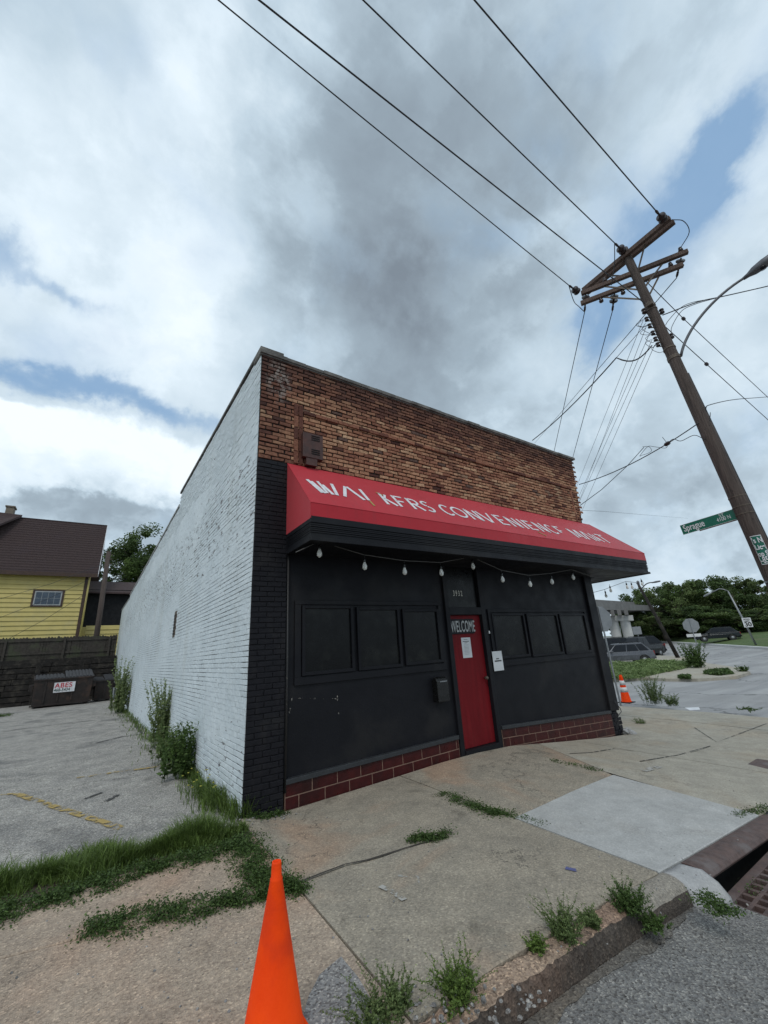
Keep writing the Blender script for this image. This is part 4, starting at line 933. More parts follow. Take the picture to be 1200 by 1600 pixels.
# ---------------------------------------------------------------- wires
def wire(label,pts,r=.011,group='overhead wires at the utility pole',extra=None):
    b=MB(); b.tube(pts,r,6); o=b.build('power_line',M['wire'],smooth=True); tag(o,label,'power line',group)
    if extra:
        for p,d in extra:
            k=MB(); k.lathe(p-d*.07,[(0,0),(.04,.01),(.05,.04),(.05,.10),(.04,.13),(0,.14)],10,d); sub(k,'strain_insulator',M['ceramic'],o)
    return o
def alongX(p,px,py,dz=.25):  # run a wire from p toward -X through the measured sight line
    d=ray(px,py); t=(p.y-CAM[1])/d[1]; q=Vector(CAM+d*t); q2=p+(q-p)*1.9; return catenary(p,q2,.06)
wire('topmost wire leaving the right end of the double crossarm toward the upper left',alongX(ib,743,0),.013)
wire('wire leaving the top of the pole toward the upper left',alongX(ic,570,0),.013)
wire('lowest wire leaving the left end of the double crossarm toward the upper left',alongX(ia,345,0),.013)
nl=ax(9.75)+Vector((-.25,.02,0)); wire('wire passing behind the crossarms down to the collar of the pole',alongX(nl,410,0),.012)
def toward(p,px,py,L_): 
    """from p in the cross-street direction, bent so that it passes the sight line at distance L_ along the street"""
    h_=Vector((dS.x,dS.y,0)); q=p+h_*L_
    d=ray(px,py); # vertical plane through camera & px: keep plan direction, solve position along it
    # find s with p+dS*s on the vertical plane of the ray, then height from the ray
    nx_,ny_=-d[1],d[0]; den=nx_*h_.x+ny_*h_.y; s=-(nx_*(p.x-CAM[0])+ny_*(p.y-CAM[1]))/den if abs(den)>1e-6 else L_
    s=min(max(s,3),60); hor=math.hypot(p.x+h_.x*s-CAM[0],p.y+h_.y*s-CAM[1]); z=CAM[2]+d[2]/math.hypot(d[0],d[1])*hor
    return Vector((p.x+h_.x*s,p.y+h_.y*s,z)),s
def cross(label,p,px,py,r):
    q,s=toward(p,px,py,20); q2=p+(q-p)*(34/s if s<34 else 1.2); return wire(label,[p,p.lerp(q2,.5)-Vector((0,0,.0)),q2],r)
cross('leftmost of the three heavy wires falling from the crossarms behind the store',i1,868,695,.012)
cross('middle heavy wire falling from the crossarms behind the store',i2,899,700,.012)
cross('wire dropping behind the pole from the right crossarm end',i3,1028,492,.012)
for k,(px,py) in enumerate(((906,748),(912,765),(918,745),(925,740),(934,742))):
    cross(['first thin service wire from the left in the bundle beside the pole','second thin service wire from the left in the bundle beside the pole','middle thin service wire in the bundle beside the pole','fourth thin service wire from the left in the bundle beside the pole','rightmost thin service wire in the bundle beside the pole'][k],rack[k]+Vector((-.06,.05,0)),px,py,.0065)
# twisted service cable to the roof of the store
sq=onY(832,688,3.0); sb=rack[4]+Vector((-.1,.1,0)); mid=onY(963,559,-1.6)
wire('thick black service cable looping from the pole down onto the store roof',bez(sb,sb+Vector((-.4,.2,-.45)),mid+Vector((.35,-.2,-.25)),mid,8)[:-1]+catenary(mid,sq,.12,10),.018)
wire('thin span holding the service cable to the pole rack',[rack[1]+Vector((-.1,.1,0)),mid],.007)
# telecom cables
def pl_(px,py,r_): d=ray(px,py); h_=math.hypot(d[0],d[1]); return Vector(CAM+d/h_*r_)
tm=ax(6.12)+Vector((-.13,.06,0)); tcab=catenary(tm,onY(905,757,.9),.16,14); tmid=tcab[3]; tw_=onY(1002,702,-1.1)
wire('black telecom cable from the middle of the pole to the right side of the store',tcab,.012,extra=[(tcab[3],(tcab[4]-tcab[3]).normalized())])
wire('lower telecom cable splitting off toward the right side of the store',[onY(1006,699,-1.0),onY(980,728,-.6),onY(940,765,.1),onY(906,790,.7)],.010)
wire('looped telecom slack hanging left of the pole',smooth([onY(1035,683,-1.9),onY(1042,693,-1.9),onY(1040,700,-1.85),onY(1022,698,-1.6),onY(1012,698,-1.4),onY(1000,712,-1.3),onY(1004,711,-1.3),onY(1013,708,-1.3),onY(1018,704,-1.3),onY(1014,698,-1.3),onY(1004,698,-1.2)]),.006)
wire('drooping jumper cable between telecom splice and pole',smooth([tmid,onY(1052,686,-2.1),onY(1064,689,-2.3),onY(1085,680,-2.6),ax(6.0)+Vector((-.1,0,-.3)),ax(6.3)+Vector((-.02,-.2,0))]),.008)
wire('cable leaving the pole to the right at telecom height',smooth([ax(6.5)+Vector((.14,-.12,0)),ax(6.62)+Vector((.3,-.2,0)),onY(1150,624,-2.6),onY(1200,620,-2.6),onY(1260,614,-2.6)]),.011)
# wires to the right
wire('service wire arching from the pole collar to the right',smooth([ax(9.5)+Vector((.2,-.12,-.05)),pl_(1090,472,11.6),pl_(1130,463,12.2),pl_(1200,447,13.5),pl_(1290,425,16)]),.013)
wire('slack loop joining the right service wire to the pole',smooth([ax(9.1)+Vector((.15,-.1,0)),pl_(1045,500,11.5),pl_(1062,482,11.5),pl_(1080,473,11.6),pl_(1110,467,11.9)]),.008)
wire('second slack loop joining the right service wire to the pole',smooth([ax(8.8)+Vector((.2,-.12,0)),pl_(1050,510,11.5),pl_(1065,486,11.5),pl_(1087,475,11.6),pl_(1118,466,11.9)]),.008)
gd=Vector((1,0,-.1)).normalized()
wire('upper guy wire with insulator running right from the pole top',[ax(11.2)+Vector((.1,0,0)),onY(1068,498,-2.55),onY(1200,621,-2.55),onY(1290,706,-2.55)],.011,extra=[(onY(1068,498,-2.55),gd)])
wire('lower guy wire with insulator running right from the pole',[ax(9.55)+Vector((.12,.05,0)),onY(1104,569,-2.6),onY(1200,656,-2.6),onY(1290,740,-2.6)],.011,extra=[(onY(1104,569,-2.6),gd)])
wire('short thin wire end seen just right of the store above the awning',[onY(880,796,6.5),onY(943,799,6.5),onY(1075,810,20)],.008)
# ---------------------------------------------------------------- foliage helpers
def blade_mesh(b,x,y,z,h_,wd,lean,az,tint,curl=.5):
    dx,dy=math.cos(az),math.sin(az); px_,py_=-dy,dx
    pts=[(0,0),(.45,.18+curl*.1),(.8,.5+curl*.35),(1.0-.18*curl,1.0)]
    vs=[]
    for k,(t,l) in enumerate(pts):
        w_=wd*(1,.85,.5,.0)[k]/2; cx=x+dx*lean*l; cy=y+dy*lean*l; cz=z+h_*t
        if k<3: vs+=[(cx-px_*w_,cy-py_*w_,cz),(cx+px_*w_,cy+py_*w_,cz)]
        else: vs.append((cx,cy,cz))
    b.add(vs,[(0,1,3,2),(2,3,5,4),(4,5,6)],0,tint)
def grass_along(b,pts,n,hr,spread,r,wd=.006,pix=True,gz=0.):
    P_=[onG(*p) if pix else Vector((p[0],p[1],0)) for p in pts]
    L_=[0]
    for i in range(len(P_)-1): L_.append(L_[-1]+(P_[i+1]-P_[i]).length)
    for k in range(n):
        s=r.uniform(0,L_[-1]); i=max(j for j in range(len(P_)-1) if L_[j]<=s) ; t=(s-L_[i])/(L_[i+1]-L_[i]); p=P_[i].lerp(P_[i+1],t)
        d=(P_[i+1]-P_[i]).normalized(); sp=spread(s/L_[-1]) if callable(spread) else spread
        hh=hr(s/L_[-1]) if callable(hr) else hr
        cl=.5+.5*math.sin(s*9.+math.sin(s*23)*1.5); o=r.gauss(0,.5)*sp
        x=p.x-d.y*o; y=p.y+d.x*o
        pat=math.sin(x*7.1+y*3.3)+math.sin(y*9.7-x*4.1+1)+math.sin(x*17+y*13)*.6
        if pat<-.5 and r.random()<.75: continue
        cl=max(0,min(1.3,.45+.45*pat))
        h_=hh*(r.uniform(.35,1.0))*(.6+.4*cl)*(1-.45*min(1,abs(o)/sp))
        blade_mesh(b,x,y,G(x,y)+gz-.02,h_,wd*r.uniform(.6,1.5),h_*r.uniform(.1,1.3),r.uniform(0,6.28),min(1,max(0,r.gauss(.45,.25))),r.random())
r=random.Random(31)
gs=MB()
grass_along(gs,[(-60,1405),(0,1390),(60,1374),(120,1357),(180,1343),(240,1331),(300,1313),(345,1303),(385,1292)],17000,lambda t:.17+.09*abs(math.sin(t*9+.6)),lambda t:.30-.10*t+.10*math.sin(t*17+1),r,.006)
grass_along(gs,[(385,1278),(360,1262),(335,1245),(318,1220),(305,1205),(290,1190)],5200,lambda t:.30-.06*t,lambda t:.26,r,.008)
grass_along(gs,[(290,1195),(268,1172),(245,1152),(225,1132),(205,1115),(192,1108),(183,1104)],4200,.22,.42,r,.011)
tag(gs.build('grass',M['grass'],tint=True),kind='stuff')
gs=MB()
def creeping(b,pts,n,spread,hh,r,leaf=.016,pix=True):
    P_=[onG(*p) if pix else Vector((p[0],p[1],0)) for p in pts]
    for k in range(int(n*1.3)):
        s=r.random()*(len(P_)-1); i=int(s); p=P_[i].lerp(P_[i+1],s-i); d=(P_[i+1]-P_[i]).normalized(); sp=spread(s/(len(P_)-1)) if callable(spread) else spread
        o=r.gauss(0,.5)*sp; e=r.gauss(0,.05); x=p.x-d.y*o+e; y=p.y+d.x*o+r.gauss(0,.03)
        if math.sin(x*19+y*8)+math.sin(y*23-x*11+2)+math.sin(x*41+y*37)*.7<-.35 and r.random()<.8: continue
        z=G(x,y)+abs(r.gauss(0,.5))*hh*max(0.1,1-abs(o)/(sp*1.6))
        a=Vector((r.gauss(0,1),r.gauss(0,1),r.gauss(0,.5))).normalized()*leaf*r.uniform(.6,1.8); c=a.cross(Vector((r.gauss(0,1),r.gauss(0,1),r.gauss(.6,1)))).normalized()*leaf*.32; q=Vector((x,y,z))
        b.add([q,q+a*.5+c,q+a,q+a*.5-c],[(0,1,2,3)],0,min(1,max(0,r.gauss(.4,.28))))
sp1=lambda t:.05+.10*math.sin(math.pi*min(1,t*1.1))+.03*math.sin(t*31)
creeping(gs,[(135,1452),(185,1446),(240,1432),(300,1425),(350,1415),(398,1402),(430,1395),(470,1388)],9000,lambda t:.035+.13*abs(math.sin(3*t+.7)),.075,r)
creeping(gs,[(375,1310),(390,1335),(400,1360),(412,1380),(430,1392)],8000,lambda t:.15,.085,r)
creeping(gs,[(425,1400),(445,1395),(468,1388)],2500,.09,.07,r)
creeping(gs,[(690,1241),(720,1252),(750,1263),(770,1272),(798,1275)],3200,lambda t:.03+.07*t,.05,r)
creeping(gs,[(648,1312),(670,1312),(697,1306)],2200,.055,.06,r)
creeping(gs,[(860,1188),(900,1195),(940,1205)],500,.03,.03,r); creeping(gs,[(805,1275),(830,1283),(850,1290)],300,.02,.02,r)
creeping(gs,[(1090,1400),(1110,1412),(1130,1425),(1145,1432)],900,.06,.05,r); creeping(gs,[(1150,1275),(1180,1270),(1200,1262)],600,.04,.04,r)
creeping(gs,[(380,1275),(410,1278),(445,1272)],900,.05,.05,r,.02)
creeping(gs,[(-40,1440),(0,1432),(60,1412),(120,1395),(180,1375),(240,1358),(300,1343),(350,1330),(385,1320)],13000,lambda t:.09+.16*abs(math.sin(t*8+1.2))*(1-.5*t),.07,r,.018)
creeping(gs,[(0,1120),(10,1117)],500,.25,.08,r,.04)
creeping(gs,[(1170,1392),(1200,1384)],120,.04,.03,r,.012)
tag(gs.build('creeping_weeds',M['grass_dull'],tint=True),kind='stuff')
def weed(name,label,pos,n,h_,spread,leaf,mt,r,cat='weed',group=None,stem=.004,droop=.3,lpw=22,wide=.3):
    o=thing(name,label,cat,tuple(pos),group); st=MB(); lf=MB(); pos=Vector(pos)
    for k in range(n):
        a=r.uniform(0,6.28); l=h_*r.uniform(.45,1.0); sp=spread*r.uniform(.1,1.0)
        b0=pos+Vector((r.gauss(0,spread*.22),r.gauss(0,spread*.22),-.02)); tip=b0+Vector((math.cos(a)*sp,math.sin(a)*sp,l))
        mid=b0.lerp(tip,.5)+Vector((-math.cos(a)*sp*.12,-math.sin(a)*sp*.12,l*.1*(1-droop)))
        pts=[b0,mid,tip]; st.tube(pts,[stem,stem*.7,stem*.3],4,cap=False)
        for q in range(lpw):
            t=r.uniform(.12,1.0); p=(b0.lerp(mid,t*2) if t<.5 else mid.lerp(tip,t*2-1))
            d=Vector((r.gauss(0,1),r.gauss(0,1),r.gauss(.35,.6))).normalized()*leaf*r.uniform(.5,1.3)*(1.15-.6*t); c=d.cross(Vector((r.gauss(0,1),r.gauss(0,1),r.gauss(0,1)))).normalized()*d.length*wide
            lf.add([p,p+d*.5+c,p+d,p+d*.5-c],[(0,1,2,3)],0,min(1,max(0,r.gauss(.35+.35*t,.2))))
    st.build('stem',M['weed'],o,tint=True); lf.build('leaves',mt,o,tint=True); return o
G3=lambda px,py:(lambda p:Vector((p.x,p.y,G(p.x,p.y))))(onG(px,py))
weed('tall_weed','tall pale leafy weed against the middle of the white wall',(-.22,5.25,0),46,1.40,.40,.060,M['weed_pale'],r,lpw=110,wide=.3,stem=.004)
weed('tall_weed','taller weed far along the white wall near its back corner',(-.62,14.6,0),46,2.1,.62,.085,M['weed_pale'],r,lpw=110,stem=.006)
weed('bush_weed','dark broad bushy weed at the foot of the white wall closest to the front corner',(-.26,2.45,-.02),40,.80,.36,.075,M['grass_dull'],r,lpw=60,wide=.3)
weed('bush_weed','rounded green weed clump at the foot of the white wall below the tall pale weed',(-.26,3.75,-.02),36,.60,.36,.07,M['weed'],r,lpw=60,wide=.22)
CW=[('feathery weed clump at the bottom edge of the photo right of the orange cone',(590,1592),60,.17,.22,M['weed']),('second feathery weed clump between the gravel patch and pink curb',(622,1572),34,.13,.13,M['weed']),
('dense green weed on the broken end of the pink curb',(712,1553),80,.15,.20,M['grass']),('small round weed tuft on the pink curb',(838,1480),40,.07,.075,M['grass']),('tall thin weed with reddish tips in the middle of the curb',(882,1462),70,.17,.17,M['weed']),
('low weed tuft beside the curb joint',(925,1440),44,.08,.10,M['weed']),('bushy dark green weed spilling over the curb left of the storm drain',(982,1418),90,.15,.15,M['grass_dull'])]
for lab,p_,n_,h_,sp_w,mt_ in CW: weed('curb_weed',lab,G3(*p_),n_,h_,sp_w,.017,mt_,r,lpw=46,stem=.0014,wide=.28)
weed('curb_weed','trailing weed hanging down the curb face toward the gutter',G3(1003,1418)+Vector((0,-.05,-.06)),50,.06,.14,.018,M['grass_dull'],r,lpw=40,stem=.0014)
weed('pavement_tuft','small grass tuft on the pavement right of the store corner',G3(1001,1130),26,.14,.22,.05,M['weed'],r,lpw=14,stem=.003,wide=.12)
weed('roadside_weed','tall spiky weed at the far curb right of the striped cone',G3(1022,1099),44,1.05,.55,.06,M['weed'],r,lpw=80,wide=.16,stem=.004)
weed('roadside_weed','lower spreading weed right of the tall spiky weed at the far curb',G3(1050,1102),30,.40,.42,.06,M['weed'],r,lpw=44,wide=.16,stem=.004)
weed('roadside_weed','small weed in the gutter at the right edge by the white paint patch',G3(1168,1109),16,.07,.45,.05,M['grass_dull'],r,lpw=20,stem=.003)
# dandelions by the corner
dn=thing('flowering_weed','yellow flowering weeds standing in the grass at the corner of the white wall','weed',(-.45,.6,0))
st=MB(); fl=MB(); r2=random.Random(8)
for k in range(16):
    x=-.28+r2.gauss(0,.10); y=.8+r2.gauss(0,.35); h_=r2.uniform(.18,.30); st.tube([(x,y,-.03),(x+r2.uniform(-.03,.03),y,h_)],[.002,.0015],4); fl.lathe((x,y,h_),[(0,0),(.010,.003),(.014,.010),(0,.012)],6)
st.build('stem',M['weed'],dn,tint=True); M['yellowfl']=mat('yellow_flower',(.45,.42,.06),None,5,.7); fl.build('flower',M['yellowfl'],dn)
# ---------------------------------------------------------------- trees
def crown_mesh(name,R3,seed,ncl,per,leaf,mt,gap=.0,flat=.75):
    r=random.Random(seed); b=MB(); cl=[]
    for k in range(ncl):
        while True:
            p=Vector((r.uniform(-1,1),r.uniform(-1,1),r.uniform(-.85,1)))
            if .25<p.length<1: break
        cl.append((Vector((p.x*R3[0],p.y*R3[1],p.z*R3[2])),r.uniform(.09,.25)*R3[0],r.uniform(.0,.6)))
    for c,rad,tn in cl:
        for k in range(per):
            d=Vector((r.gauss(0,1),r.gauss(0,1),r.gauss(0,1))).normalized()*rad*(r.random()**.45); d.z*=flat
            p=c+d; a=Vector((r.gauss(0,1),r.gauss(0,1),r.gauss(0,.6))).normalized()*leaf*r.uniform(.6,1.4); e=a.cross(Vector((r.gauss(0,1),r.gauss(0,1),r.gauss(.8,.8)))).normalized()*leaf*.38
            b.add([p-a*.5,p+e,p+a*.5,p-e],[(0,1,2,3)],0,min(1,max(0,tn+r.gauss(.2,.18))))
    return b,cl
def tree(label,pos,H,R3,seed,mt,ncl=46,per=210,leaf=.42,group=None,trunk=.25):
    o=thing('tree',label,'tree',tuple(pos),group); cz=pos[2]+H-R3[2]
    b,cl=crown_mesh('crown',R3,seed,ncl,per,leaf,mt); b.v=[(x+pos[0],y+pos[1],z+cz) for x,y,z in b.v]; b.build('crown',mt,o,tint=True)
    t=MB(); base=Vector(pos); top=Vector((pos[0],pos[1],cz+R3[2]*.4)); t.tube([base-Vector((0,0,.3)),base.lerp(top,.35)+Vector((.1,0,0)),base.lerp(top,.7),top],[trunk,trunk*.8,trunk*.5,trunk*.2],8)
    for c,rad,tn in cl[::3]:
        q=Vector((pos[0],pos[1],cz))+c; s_=base.lerp(top,.35+.35*max(0,min(1,(q.z-cz)/R3[2]*.5+.5))); t.tube([s_,s_.lerp(q,.55)+Vector((0,0,.2)),q],[trunk*.3,trunk*.18,trunk*.05],5)
    t.build('trunk',M['bark'],o,smooth=True); return o
def polar(px,r_,z):  # point at ground distance r_ in the direction of the sight line
    d=ray(px,1000); h_=math.hypot(d[0],d[1]); return Vector((CAM[0]+d[0]/h_*r_,CAM[1]+d[1]/h_*r_,z))
def zat(px,py,r_): d=ray(px,py); return CAM[2]+d[2]/math.hypot(d[0],d[1])*r_
protos=[]
mats_=[M['leaf_dark'],M['leaf_mid'],M['leaf_olive']]
pl0=(0,0,0)
TR=[(1000,930,96,0,'pale tree at the left end of the far wood beside the overpass'),(1022,912,90,1,'airy tree behind the leaning far lamp pole'),(1045,916,98,0,'dark tree in the far wood just right of the leaning lamp pole'),
(1068,902,88,2,'loose crowned tree in the far wood above the parked dark car'),(1092,905,95,0,'dense tree in the far wood behind the back of the far stop sign'),(1118,899,90,1,'rounded tree in the far wood left of the speed limit post'),
(1142,892,94,2,'tallest loose tree in the far wood left of the leaning pole'),(1168,893,88,0,'dark tree behind the speed limit lamp post'),(1192,900,95,1,'tree in the far wood behind the foot of the utility pole'),(1225,890,90,2,'tree at the right edge behind the utility pole'),
(1010,955,82,0,'low dark tree behind the pickup truck'),(1040,950,80,2,'low tree under the airy tree behind the leaning lamp pole'),(1078,948,80,0,'low dark tree behind the far stop sign'),(1108,950,79,1,'low tree behind the parked dark car'),(1140,945,79,0,'low dark tree between the dark car and speed limit sign'),(1172,948,78,2,'low tree right behind the speed limit sign'),(1208,945,78,0,'low tree at the right edge of the far grass'),(985,958,110,1,'low distant tree seen past the white overpass columns')]
for k in range(3):
    t=tree(TR[k][4],(0,0,0),10,(5.2,5.0,4.4),50+k,mats_[k],ncl=44,per=330,leaf=.27,group='trees of the far wood'); protos.append(t)
for k,(px,py,rr_,kind,lab) in enumerate(TR):
    gz=.4; zt=zat(px,py,rr_); H=zt-gz; p=polar(px,rr_,gz)
    if k<3 and kind==k: t=protos[k]
    first=[i for i in range(len(TR)) if TR[i][3]==kind][0]
    if k==first:
        t=protos[kind]; t.location=p; t.rotation_euler=(0,0,k); t.scale=(H/10*1.0,)*3; t['label']=lab
    else: copy_tree(protos[kind],p,k*1.9,(max(.85,H/10),max(.85,H/10),H/10),lab)
# understorey as one dark hedge-like mass behind
ug=MB(); r4=random.Random(77)
for k in range(15000):
    px=r4.uniform(975,1260); rr_=r4.uniform(84,92); p=polar(px,rr_,0); z=.2+abs(r4.gauss(0,1.1)); q=Vector((p.x,p.y,z)); a=Vector((r4.gauss(0,1),r4.gauss(0,1),r4.gauss(0,1))).normalized()*.5; e=a.cross(Vector((r4.gauss(0,1),r4.gauss(0,1),1))).normalized()*.28
    ug.add([q-a,q+e,q+a,q-e],[(0,1,2,3)],0,r4.random()*.4)
tag(ug.build('undergrowth',M['leaf_dark'],tint=True),kind='stuff')
# trees behind the white wall at left
tree('dark broad tree behind the yellow house and white wall',tuple(polar(208,62,0)),zat(208,855,62),(6.2,4.8,4.2),91,M['leaf_dark'],90,260,.26,trunk=.3)
tree('tall open tree rising above the back end of the white wall',tuple(polar(238,60,0)),zat(232,822,60),(5.4,4.0,4.4),92,M['leaf_mid'],60,240,.25,trunk=.3)
# ---------------------------------------------------------------- left background: retaining wall, fence, house, dumpsters
YW=25.0
rw=MB(); r5=random.Random(12)
for row in range(8):
    x=-14.0
    while x<-.6:
        l=r5.uniform(1.6,2.6); e=min(x+l,-.6); z=-.1+row*.285; s_=r5.uniform(-.04,.06); rw.box(x+.01,e-.01,YW+.1*row*.35+s_,YW+.4+.1*row*.35,z+r5.uniform(0,.02),z+.26+r5.uniform(-.02,.01)); x+=l
rw.box(-14,-.6,YW+.42,YW+.5,-.1,2.3)
for x in (-9.2,-6.6,-4.3,-2.4): rw.box(x,x+.22,YW-.12,YW+.02,-.1,2.0)
tag(rw.build('retaining_wall',M['timber'],bevel=.02),'rotting black timber retaining wall behind the dumpsters','retaining wall')
sheet('house_yard',-30,-.7,YW+.5,70,2.2,M['grassy'],4)
fc=thing('wooden_fence','weathered grey picket fence on top of the timber retaining wall','fence',(-7,YW+.9,2.2))
fb=MB(); x=-14
yf=YW+.75
while x<-.72:
    fb.prism([(x,yf+.04,2.15),(x+.15,yf+.04,2.15),(x+.15,yf+.04,3.46+r5.uniform(-.05,.05)),(x+.068,yf+.04,3.53+r5.uniform(-.05,.05)),(x,yf+.04,3.46)],(0,1,0),.02); x+=.14+r5.uniform(-.012,.012)
fb.build('pickets',M['oldwood'],fc)
q=MB()
for z in (3.28,2.58): q.box(-14,-.72,yf-.01,yf+.038,z,z+.1)
q.box(-14,-.72,yf-.03,yf+.02,2.12,2.3)
q.build('rail',M['oldwood'],fc)
for x in (-11,-8.4,-5.95,-3.35,-1.15): MB().box(x,x+.11,yf-.07,yf+.036,2.0,3.42).build('post',M['oldwood'],fc)
# wooden pole behind the fence
px_=onY(143,1050,YW+1.2); pt_=onY(170,862,YW+1.2)
p2=thing('wooden_pole','plain dark wooden pole between the yellow house and white wall','pole',(px_.x,px_.y,px_.z))
b=MB(); b.tube([px_-Vector((0,0,1.5)),px_.lerp(pt_,.5),pt_],[.17,.15,.13],14); b.build('pole_shaft',M['pole'],p2,smooth=True)
b=MB()
for k in range(5): b.tube([pt_+Vector((.08,-.08,-.25-k*.3)),pt_+Vector((.26,-.1,-.2-k*.3))],.02,6); 
b.build('step_bolt',M['steel_dark'],p2)
# yellow house
YH=32.0
hx=lambda px,py:onY(px,py,YH)
hw=thing('yellow_house','yellow clapboard house with brown shingle roof behind the picket fence','house',(-6,YH,2.2))
xr=-2.95; b=MB(); z=1.9
while z<8.35:
    b.add([(-13,YH,z),(xr,YH,z),(xr,YH,z+.31),(-13,YH,z+.31),(-13,YH-.055,z),(xr,YH-.055,z),],[(4,5,2,3),(0,1,5,4),(1,2,5)]); z+=.31
b.box(-13,xr,YH+.002,YH+8,1.8,8.35); b.build('wall',M['siding'],hw)
b=MB(); b.box(xr-.16,xr+.03,YH-.06,YH+.1,1.8,8.3); b.build('corner_board',M['brown_trim'],hw)
b=MB(); b.tube([(xr+.12,YH-.08,8.35),(xr+.10,YH-.08,8.0),(xr+.12,YH-.05,1.9)],.06,8); b.build('downspout',M['siding'],hw,smooth=True)
# roof: eave near, ridge behind
e0=onY(-40,886,YH-.5); e1=onY(153,899,YH-.5); r0=onY(28,811,YH+3.2); r1_=onY(165.5,823,YH+3.2)
ex1=e1.x; ez=e1.z; rz=r1_.z; rxr=r1_.x
b=MB(); b.prism([(-13.5,YH-.5,ez),(ex1,YH-.5,ez),(ex1,YH+3.2,rz),(-13.5,YH+3.2,rz)],(0,.3,1),.14); b.prism([(-13.5,YH+7,ez),(-13.5,YH+3.2,rz),(ex1,YH+3.2,rz),(ex1,YH+7,ez)],(0,-.3,1),.14)
roof=b.build('roof',M['shingle'],hw)
b=MB()
for k in range(22):
    t=(k+.5)/22; y=YH-.5+3.7*t; z=ez+(rz-ez)*t
    b.box(-13.45,ex1-.01,y-.02,y,z+.135,z+.158)
sub(b,'shingle_course',M['shingle'],roof)
b=MB(); b.box(-13.5,ex1,YH-.56,YH-.5,ez-.16,ez+.1); b.build('fascia',M['brown_trim'],hw)
b=MB(); b.prism([(ex1+.0,YH-.5,ez-.1),(ex1+.0,YH-.5,ez+.12),(ex1+.0,YH+3.2,rz+.12),(ex1+.0,YH+3.2,rz-.1)],(1,0,0),.03); b.build('rake_board',M['letter'],hw)
# cross gable at left edge, chimney
g0=onY(26,812,YH+2); b=MB(); b.prism([(g0.x-6,YH+1.0,g0.z-2.2),(g0.x-.9,YH+1.0,g0.z-1.05),(g0.x+.1,YH+3.0,rz+.1),(g0.x-6,YH+3.0,rz+.3)],(0,.3,1),.2); b.build('cross_gable_roof',M['shingle'],hw)
cA=onY(8,808,YH+3.4); cB=onY(24,792,YH+3.4); b=MB(); b.box(cA.x-.05,cB.x-.02,YH+3.2,YH+3.9,rz-.6,cB.z-.12); b.box(cA.x-.11,cB.x+.05,YH+3.14,YH+3.96,cB.z-.12,cB.z); b.build('chimney',M['chimney'],hw,bevel=.02)
wa=onY(55.5,923.5,YH-.05); wb_=onY(94,946,YH-.05)
b=MB(); b.box(wa.x-.12,wb_.x+.12,YH-.085,YH-.03,wb_.z-.10,wa.z+.10); wn=b.build('window',M['brown_trim'],hw)
b=MB(); b.box(wa.x+.0,wb_.x-.0,YH-.10,YH-.0855,wb_.z+.0,wa.z-.0); sub(b,'sash',M['sash'],wn)
b=MB(); nx=4; ww=(wb_.x-wa.x-.12); hh=(wa.z-wb_.z-.12)
for i in range(4):
    for j in range(2): b.box(wa.x+.06+ww*i/4+.012,wa.x+.06+ww*(i+1)/4-.012,YH-.108,YH-.1005,wb_.z+.06+hh*j/2+.012,wb_.z+.06+hh*(j+1)/2-.012)
sub(b,'pane',M['house_pane'],wn)
# low wing with dark screened porch
b=MB(); z=1.9
while z<4.5: b.add([(xr+.35,YH+1,z),(1.5,YH+1,z),(1.5,YH+1,z+.31),(xr+.35,YH+1,z+.31),(xr+.35,YH+.945,z),(1.5,YH+.945,z)],[(4,5,2,3),(0,1,5,4)]); z+=.31
b.box(xr+.05,1.5,YH+1.002,YH+1.2,1.8,4.6); b.build('porch_wall',M['siding'],hw)
b=MB(); b.box(xr+.05,1.5,YH+1.1,YH+4,4.6,7.4); b.build('porch_screen',M['dark_porch'],hw)
b=MB(); b.prism([(xr+.0,YH+.6,7.05),(1.6,YH+.6,7.0),(1.6,YH+4,8.4),(xr+.0,YH+4,8.4)],(0,.1,1),.12); b.build('porch_roof',M['shingle'],hw)
# wires in front of house
for k,(a,c,lab) in enumerate((((0,936),(165,880),'upper thin wire crossing the yellow house wall'),((0,965),(140,905),'lower thin wire crossing the yellow house wall'),((10,1000),(130,930),'faint thin wire low on the yellow house wall'))):
    wire(lab,[onY(a[0]-60,a[1]+18,YW+4),onY(*a,YW+4),onY((a[0]+c[0])/2,(a[1]+c[1])/2+3,YW+3),onY(*c,YW+2)],.012,'thin wires in front of the yellow house')
